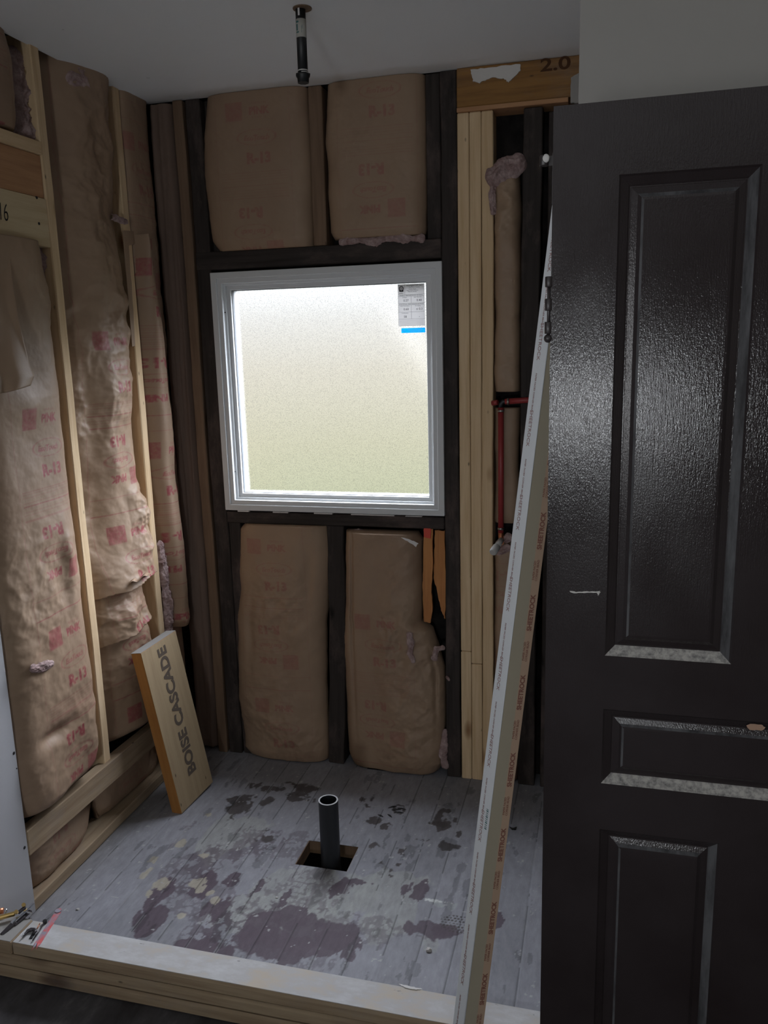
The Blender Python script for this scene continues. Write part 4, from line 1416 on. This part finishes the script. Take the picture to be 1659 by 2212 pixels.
# outer edge faces
for (a, b_) in (((DX0, .012), (DX1, .012)), ((DX1, .012), (DX1, DZ1)), ((DX1, DZ1), (DX0, DZ1)), ((DX0, DZ1), (DX0, .012))):
    vs = [bm.verts.new(c) for c in ((a[0], DY, a[1]), (b_[0], DY, b_[1]), (b_[0], DY + .0125, b_[1]), (a[0], DY + .0125, a[1]))]
    bm.faces.new(vs)
bmesh.ops.remove_doubles(bm, verts=bm.verts[:], dist=1e-5)
bmesh.ops.recalc_face_normals(bm, faces=bm.faces[:])
kd = mesh_obj('stiles_and_rails', bm, M['door'])
local_to(r, kd)
dusty_and_lit = {0: (0, 1), 1: (0,), 2: (0,), 3: (), 4: ()}
for pi_, (x0, x1, z0, z1) in enumerate(panels):
    bm = bmesh.new()
    prof = [(0, 0), (.003, .0030), (.015, .0100), (.018, .0125), (.020, .0115), (.030, .0085), (.036, .0045), (.040, .0042)]
    if pi_ == 2: prof[-2:] = [(.034, .0045), (.038, .0042)]
    rings = []
    for d, dep in prof:
        rings.append([bm.verts.new((a, DY + dep, c)) for a, c in ((x0 + d, z0 + d), (x1 - d, z0 + d), (x1 - d, z1 - d), (x0 + d, z1 - d))])
    for q, (ra, rb) in enumerate(zip(rings, rings[1:])):
        for k in range(4):
            f = bm.faces.new((ra[k], ra[(k + 1) % 4], rb[(k + 1) % 4], rb[k]))
            # dust lies on the mouldings that face upward (bottom side)
            f.material_index = 1 if (k == 0 and q < 3 and pi_ < 3) else (2 if (k == 1 and 1 <= q < 3 and pi_ in (0, 3)) or (k == 2 and q == 5) or (k == 3 and q == 6) else 0)  # third slot paints light on right slopes and thin top and left field edges
    bm.faces.new(rings[-1])
    bmesh.ops.recalc_face_normals(bm, faces=bm.faces[:])
    o = mesh_obj('raised_panel', bm, [M['door'], M['dust'], M['lit_edge']])
    for f in o.data.polygons:
        pass
    local_to(r, o)
# chips and scratches on the door
for nm, pts, mm_ in (('white_scratch', ((1230, 1277), (1245, 1279), (1262, 1277), (1280, 1278), (1297, 1276), (1297, 1280), (1292, 1288), (1289, 1280), (1270, 1281), (1250, 1281), (1234, 1281)), 'scratch'),
                     ('bare_chip', ((1612, 1568), (1622, 1564), (1645, 1565), (1654, 1572), (1645, 1578), (1618, 1577)), 'chip')):
    mp = [(at(x, y, 1, DY - .001).x, at(x, y, 1, DY - .001).z) for x, y in pts]
    poly_patch(nm, mp, DY - .0006, .0005, M[mm_], r, seed=5, jit=.0008, sub=3)


def knuckle(b_, za, zb, rr=.0068, xx=-.093, yy=DY + .004):
    tube(b_, [(xx, yy, za), (xx, yy, za + .001), (xx, yy, zb - .001), (xx, yy, zb)], [rr * .9, rr, rr, rr * .9], 16)


def zd(py): return at(1187, py, 1, DY).z


h1 = kid('hinge', lambda b_: [knuckle(b_, zd(620), zd(597)), knuckle(b_, zd(671), zd(645)), knuckle(b_, zd(721), zd(695)),
                              bx(b_, -.0905, -.0892, DY + .004, DY + .030, zd(722), zd(597)), tube(b_, [(-.093, DY + .004, zd(735)), (-.093, DY + .004, zd(600))], .003, 10)], M['hinge'], r)
bmp = bmesh.new()
bmesh.ops.create_uvsphere(bmp, u_segments=16, v_segments=12, radius=.0078)
for v in bmp.verts: v.co = Vector((v.co.x, v.co.y, v.co.z * .95)) + Vector((-.093, DY + .004, zd(731)))
pn = mesh_obj('pin_ball', bmp, M['hinge'], None, True)
local_to(h1, pn)
h2 = kid('hinge', lambda b_: [knuckle(b_, zd(357), zd(334), .0075, -.104), bx(b_, -.104, -.0895, DY + .006, DY + .009, zd(356), zd(335)), bx(b_, -.0905, -.0892, DY + .004, DY + .030, zd(440), zd(330))], M['hinge'], r)
kid('white_paint_blob', lambda b_: bmesh.ops.create_icosphere(b_, subdivisions=2, radius=.006, matrix=Matrix.Translation((-.1005, DY - .002, zd(342))) @ Matrix.Diagonal((1, .5, 1.2, 1))), M['white'], r, True)

# ---------------------------------------------------------------- drywall corner bead leaning in front
P0, P1 = at(1002.5, 2212, 1, 1.455), at(1183.5, 745, 1, 1.580)
dr = (P1 - P0).normalized()
foot = P0 + dr * (-(P0.z - .002) / dr.z)
top = P0 + dr * ((1.90 - P0.z) / dr.z)
view = (P0.lerp(P1, .5) - CAM).normalized()
side = dr.cross(view).normalized()          # to the right as seen
if side.x < 0: side = -side
fwd = side.cross(dr).normalized()
if fwd.y < 0: fwd = -fwd
dl = (-side * .62 + fwd * .78).normalized()  # left leg direction
drr = (side * .93 + fwd * .36).normalized()  # right leg direction
LWL, LWR = .038, .043


def strip(name, d, w0, w1, m, off=0.0, parent=None):
    bm = bmesh.new()
    n = (fwd * .0006)
    a = [foot + d * w0 - fwd * off, foot + d * w1 - fwd * off, top + d * w1 - fwd * off, top + d * w0 - fwd * off]
    vs = [bm.verts.new(p_) for p_ in a] + [bm.verts.new(p_ + n) for p_ in a]
    for f in ((0, 1, 2, 3), (7, 6, 5, 4), (0, 4, 5, 1), (1, 5, 6, 2), (2, 6, 7, 3), (3, 7, 4, 0)):
        bm.faces.new([vs[k] for k in f])
    bmesh.ops.recalc_face_normals(bm, faces=bm.faces[:])
    o = mesh_obj(name, bm, m)
    if parent: local_to(parent, o)
    return o


r = empty('corner_bead', tuple(foot))
tag(r, 'long white and tan drywall corner bead leaning against the door edge', 'corner bead')
strip('white_leg', dl, 0, LWL, M['beadwhite'], parent=r)
strip('tan_leg', drr, 0, LWR * .62, M['beadkraft'], parent=r)
strip('brown_margin', drr, LWR * .62, LWR, M['beadkraft2'], parent=r)
kid('ridge', lambda b_: tube(b_, [foot, top], .0011, 8), M['beadwhite'], r)
for py in (2160, 2050, 1893, 1770 - 100, 1556, 1430, 1308, 1180, 1062, 950):
    pass
nl = (dl.cross(dr)).normalized()
if nl.dot(view) > 0: nl = -nl
nr = (drr.cross(dr)).normalized()
if nr.dot(view) > 0: nr = -nr
Lb = (top - foot).length
k = 0
s = .10
while s < Lb - .15:
    o_ = foot + dr * s
    c1 = o_ + drr * (LWR * .78)
    # reads upward on the tan leg
    up_r = -drr
    lettering(r, 'SHEETROCK', c1 + nr * .0002, dr, nr.cross(dr), .0130, M['brownink'], bold=.0004, lift=.0005)
    lettering(r, 'PAPER FACED\nCORNER BEAD', o_ + dr * .085 + drr * (LWR * .74), dr, nr.cross(dr), .0062, M['brownink'], lift=.0005)
    c2 = o_ + dr * .03 + dl * (LWL * .62)
    lettering(r, 'SHEETROCK', c2, -dr, nl.cross(-dr), .0125, M['redink'], lift=.0005)
    lettering(r, 'PAPER FACED CORNER BEAD', c2 - dr * .095, -dr, nl.cross(-dr), .0055, M['redink'], lift=.0005)
    s += .163
c2 = None
pz = at(1040, 1768, 1, 1.50)
t_ = (pz - foot).dot(dr)
lettering(r, 'llttoosslltttt', foot + dr * t_ + dl * .008, -dr, nl.cross(-dr), .0085, M['teal'], bold=.0003, lift=.0006) if False else None
bm = bmesh.new()
for q in range(11):
    ww = .0014 if q % 3 else .0024
    a = foot + dr * (t_ - .022 + q * .0042)
    pts = [a + dl * .005, a + dl * .012, a + dl * .012 + dr * ww, a + dl * .005 + dr * ww]
    bm.faces.new([bm.verts.new(p_ + nl * .0005) for p_ in pts])
o = mesh_obj('date_stamp', bm, M['teal'])
local_to(r, o)

# ---------------------------------------------------------------- leaning beam offcut
bl, tf = Vector((-1.377, 2.309, .0015)), Vector((-1.470, 2.290, .594))
ew = (Vector((-1.356, 2.517, .0015)) - bl)
ew.normalize()
up_ = (tf - bl)
Lh = up_.length
up_.normalize()
ew = (ew - up_ * ew.dot(up_)).normalized()
nn = ew.cross(up_).normalized()      # outward normal (towards +x)
if nn.x < 0: nn = -nn
BW, BT = .205, .040
r = empty('beam_offcut', tuple(bl))
tag(r, 'short laminated beam offcut with dark stencilled letters leaning in the left corner', 'beam')


def obox(name, o0, dw, dh, dt, w_, h_, t__, m, par, bev=.0015):
    bm = bmesh.new()
    bx(bm, -w_ / 2, w_ / 2, -t__ / 2, t__ / 2, -h_ / 2, h_ / 2, bev)
    o = mesh_obj(name, bm, m)
    c = o0 + dw * w_ / 2 + dh * h_ / 2 + dt * t__ / 2
    R_ = Matrix((dw, dt, dh)).transposed().to_4x4()
    o.matrix_world = Matrix.Translation(c) @ R_
    local_to(par, o)
    return o


obox('beam_core', bl - nn * .001, ew, up_, -nn, BW, Lh, BT, M['lvl'], r)
obox('face_veneer', bl + ew * .0015 + up_ * .0015, ew, up_, -nn, BW - .003, Lh - .003, .0012, M['lvl_face'], r, .0002)
obox('dusty_top', bl + up_ * (Lh - .0005) - nn * .001, ew, up_, -nn, BW - .001, .0015, BT, M['drywall'], r, .0002)
lettering(r, 'BOISE CASCADE', bl + ew * (BW * .53) + up_ * (Lh * .56), up_, -ew, .064, M['greyink'], bold=.0022, sx=1.03, lift=.0008)
lo_ = r.children[-1]

# ---------------------------------------------------------------- things on the curb and floor
ZT = .1146
# pliers-like hand tool
r = empty('folding_tool', (-1.47, 1.56, ZT))
tag(r, 'shiny steel hand tool with brass pivots lying at the left end of the curb', 'tool')


def bar(a, b_, wd, th, mname, nm, par, z=0):
    a, b_ = Vector(a), Vector(b_)
    d = (b_ - a)
    L_ = d.length
    d.normalize()
    sd = Vector((0, 0, 1)).cross(d).normalized()
    return obox(nm, a - sd * wd / 2, sd, d, sd.cross(d), wd, L_, th, M[mname], par, min(wd, th) * .25)


def onz(px, py, z): return at(px, py, 2, z)


bar(onz(24, 1993, ZT + .012), onz(72, 1950, ZT + .020), .009, .006, 'chrome', 'steel_jaw', r)
bar(onz(30, 1996, ZT + .005), onz(66, 1965, ZT + .010), .012, .006, 'steeldark', 'lower_jaw', r)
bar(onz(56, 1968, ZT + .016), onz(70, 1972, ZT + .012), .005, .004, 'chrome', 'release_lever', r)
bar(onz(2, 2018, ZT + .002), onz(32, 1988, ZT + .012), .012, .008, 'steeldark', 'lower_handle', r)
bar(onz(-14, 1982, ZT + .020), onz(32, 1970, ZT + .020), .012, .010, 'brass', 'upper_handle', r)
for px, py in ((52, 1956), (36, 1971)):
    c = onz(px, py, ZT + .022)
    kid('brass_pivot', lambda b_: tube(b_, [c, c + Vector((.002, -.004, .006))], .005, 12), M['brass'], r)
bar(onz(38, 1970, ZT + .018), onz(54, 1957, ZT + .022), .010, .008, 'steeldark', 'pivot_block', r)
c = onz(2, 1968, ZT + .015)
o = kid('t', lambda b_: tube(b_, [c + Vector((-.01, -.006, 0)), c + Vector((.006, .003, 0))], .008, 18), M['copper'], r)
o.name = 'copper_end'
c = onz(11, 1968, ZT + .015)
kid('steel_collar', lambda b_: tube(b_, [c, c + Vector((.004, .003, 0))], .007, 16), M['chrome'], r)

r = empty('bolt_clip', (-1.40, 1.56, ZT))
tag(r, 'small dark steel hook clip with a long bolt on the curb beside the red strip', 'hardware')
a, b_ = onz(97, 1991, ZT + .005), onz(71, 2031, ZT + .005)
kid('bolt_shank', lambda q: tube(q, [a, b_], .0020, 10), M['steeldark'], r)
kid('bolt_head', lambda q: tube(q, [a + Vector((0, 0, -.004)), a + Vector((0, 0, .004))], .0052, 14), M['iron'], r)
a2, b2 = onz(86, 1995, ZT + .006), onz(80, 2006, ZT + .005)
kid('thin_pin', lambda q: tube(q, [a2, b2], .0014, 8), M['copper'], r)
pts = [onz(x, y, ZT + .006) for x, y in ((48, 2024), (54, 2018), (60, 2011), (67, 2008), (74, 2008), (77, 2012), (72, 2017))]
kid('hook', lambda q: tube(q, pts, [.0015, .003, .0045, .005, .0045, .004, .003], 12), M['steeldark'], r)
bar(onz(66, 2026, ZT + .003), onz(75, 2010, ZT + .003), .008, .005, 'iron', 'hook_plate', r)
kid('bright_tip', lambda q: tube(q, [onz(47, 2024, ZT + .007), onz(53, 2016, ZT + .010)], .0015, 8), M['chrome'], r)

r = empty('red_strip', tuple(onz(100, 2010, ZT)))
tag(r, 'worn red painted flat stick lying across the left end of the curb', 'stick')
a, b_ = onz(126, 1968, ZT + .001), onz(79, 2041, ZT + .001)
bar(a, b_, .0165, .0025, 'redstick', 'painted_blade', r)
kid('rounded_end', lambda q: tube(q, [a + Vector((0, 0, -.00)), a + Vector((0, 0, .0026))], .0083, 20), M['redstick'], r)
for (px, py) in ((68, 2053), (78, 2051)):
    kid('splintered_tip', lambda q: tube(q, [b_.lerp(a, .02) + Vector((.0035 if px > 70 else -.002, 0, .0012)), onz(px, py, ZT - .001)], [.0036, .0004], 8), M['redstick'], r)

# floor debris
def chip(name, px, py, r_, m, lab, cat, group=None, seed=0, zs=.5):
    rr = random.Random(seed)
    c = at(px, py, 2, r_ * zs * .6)
    bm = bmesh.new()
    bmesh.ops.create_icosphere(bm, subdivisions=2, radius=1)
    for v in bm.verts:
        k = rr.uniform(.7, 1.15)
        v.co = Vector((v.co.x * r_ * k, v.co.y * r_ * k * .7, v.co.z * r_ * zs * k)) + c
        v.co.z = max(v.co.z, .0006)
    o = mesh_obj(name, bm, m)
    tag(o, lab, cat, group)
    return o


chip('plaster_crumb', 926, 2052, .009, M['white'], 'whitish plaster crumb on the floor between curb and sole print', 'debris', seed=1, zs=.7)
chip('plaster_crumb', 168, 1964, .006, M['gypsum'], 'greyish crumb on the dark floor near the red strip', 'debris', seed=2)
chip('plaster_crumb', 598, 1939, .004, M['white'], 'tiny white crumb on the pale scuffed floor left of the drain hole', 'debris', seed=3)
o = poly_patch('paint_flake', [(at(x, y, 2, 0).x, at(x, y, 2, 0).y) for x, y in ((878, 2124), (905, 2130), (925, 2134), (912, 2136), (888, 2131))], ZT, .0012, M['white'], None, axis=2, seed=31, jit=.001)
for v in o.data.vertices: v.co = Vector((v.co.x + .0, v.co.y, v.co.z))
c0 = at(875, 2128, 2, ZT); c1 = at(890, 2126, 2, 0)
o.location = (c0.x - c1.x, c0.y - c1.y, 0)
tag(o, 'white paint flake on the inner edge of the curb top', 'debris')
o = poly_patch('dark_curl', [(at(x, y, 2, 0).x, at(x, y, 2, 0).y) for x, y in ((1100, 1787), (1108, 1790), (1116, 1787), (1114, 1793), (1106, 1793))], .0008, .002, M['iron'], None, axis=2, seed=33, jit=.0005)
tag(o, 'dark curled scrap on the floor right of the leaning corner bead', 'debris')
GF = 'dark peeled flakes on the floor'
for i, (x, y) in enumerate(((848, 1744), (856, 1750), (862, 1756), (868, 1748), (822, 1763), (842, 1763))):
    c = at(x, y, 2, 0)
    ang = .6 - .25 * i
    d = Vector((math.cos(ang), math.sin(ang), 0)) * (.016 if i < 4 else .012)
    bm = bmesh.new()
    tube(bm, [c - d + Vector((0, 0, .0015)), c + Vector((0, 0, .0035)), c + d + Vector((0, 0, .0015))], [.0008, .0024, .0008], 6)
    o = mesh_obj('peeled_flake', bm, M['iron'])
    tag(o, 'dark curled flake in the small cluster behind and right of the drain pipe', 'debris', GF)

# windows of the room behind the camera
def room_window(name, c, w_, h_, ax):
    bm = bmesh.new()
    q = .045
    for (a, b_, z0, z1) in ((-w_ / 2 - q, -w_ / 2, -h_ / 2 - q, h_ / 2 + q), (w_ / 2, w_ / 2 + q, -h_ / 2 - q, h_ / 2 + q), (-w_ / 2, w_ / 2, -h_ / 2 - q, -h_ / 2), (-w_ / 2, w_ / 2, h_ / 2, h_ / 2 + q)):
        if ax == 1: bx(bm, c[0] + a, c[0] + b_, c[1], c[1] + .035, c[2] + z0, c[2] + z1)
        else: bx(bm, c[0], c[0] + .035, c[1] + a, c[1] + b_, c[2] + z0, c[2] + z1)
    o = mesh_obj(name, bm, M['vinyl'])
    o['kind'] = 'structure'
    bm = bmesh.new()
    if ax == 1: bx(bm, c[0] - w_ / 2, c[0] + w_ / 2, c[1], c[1] + .01, c[2] - h_ / 2, c[2] + h_ / 2)
    else: bx(bm, c[0], c[0] + .01, c[1] - w_ / 2, c[1] + w_ / 2, c[2] - h_ / 2, c[2] + h_ / 2)
    local_to(o, mesh_obj('pane', bm, M['drywall']))


room_window('window_2', (-.13, -2.5, 1.15), .34, .40, 1)
room_window('window_3', (XL + .0125, -.60, 1.50), .80, 1.05, 0)

# drop hidden helper leftovers
for o in list(D.objects):
    if o.name.startswith('t.') or o.name == 't': D.objects.remove(o)
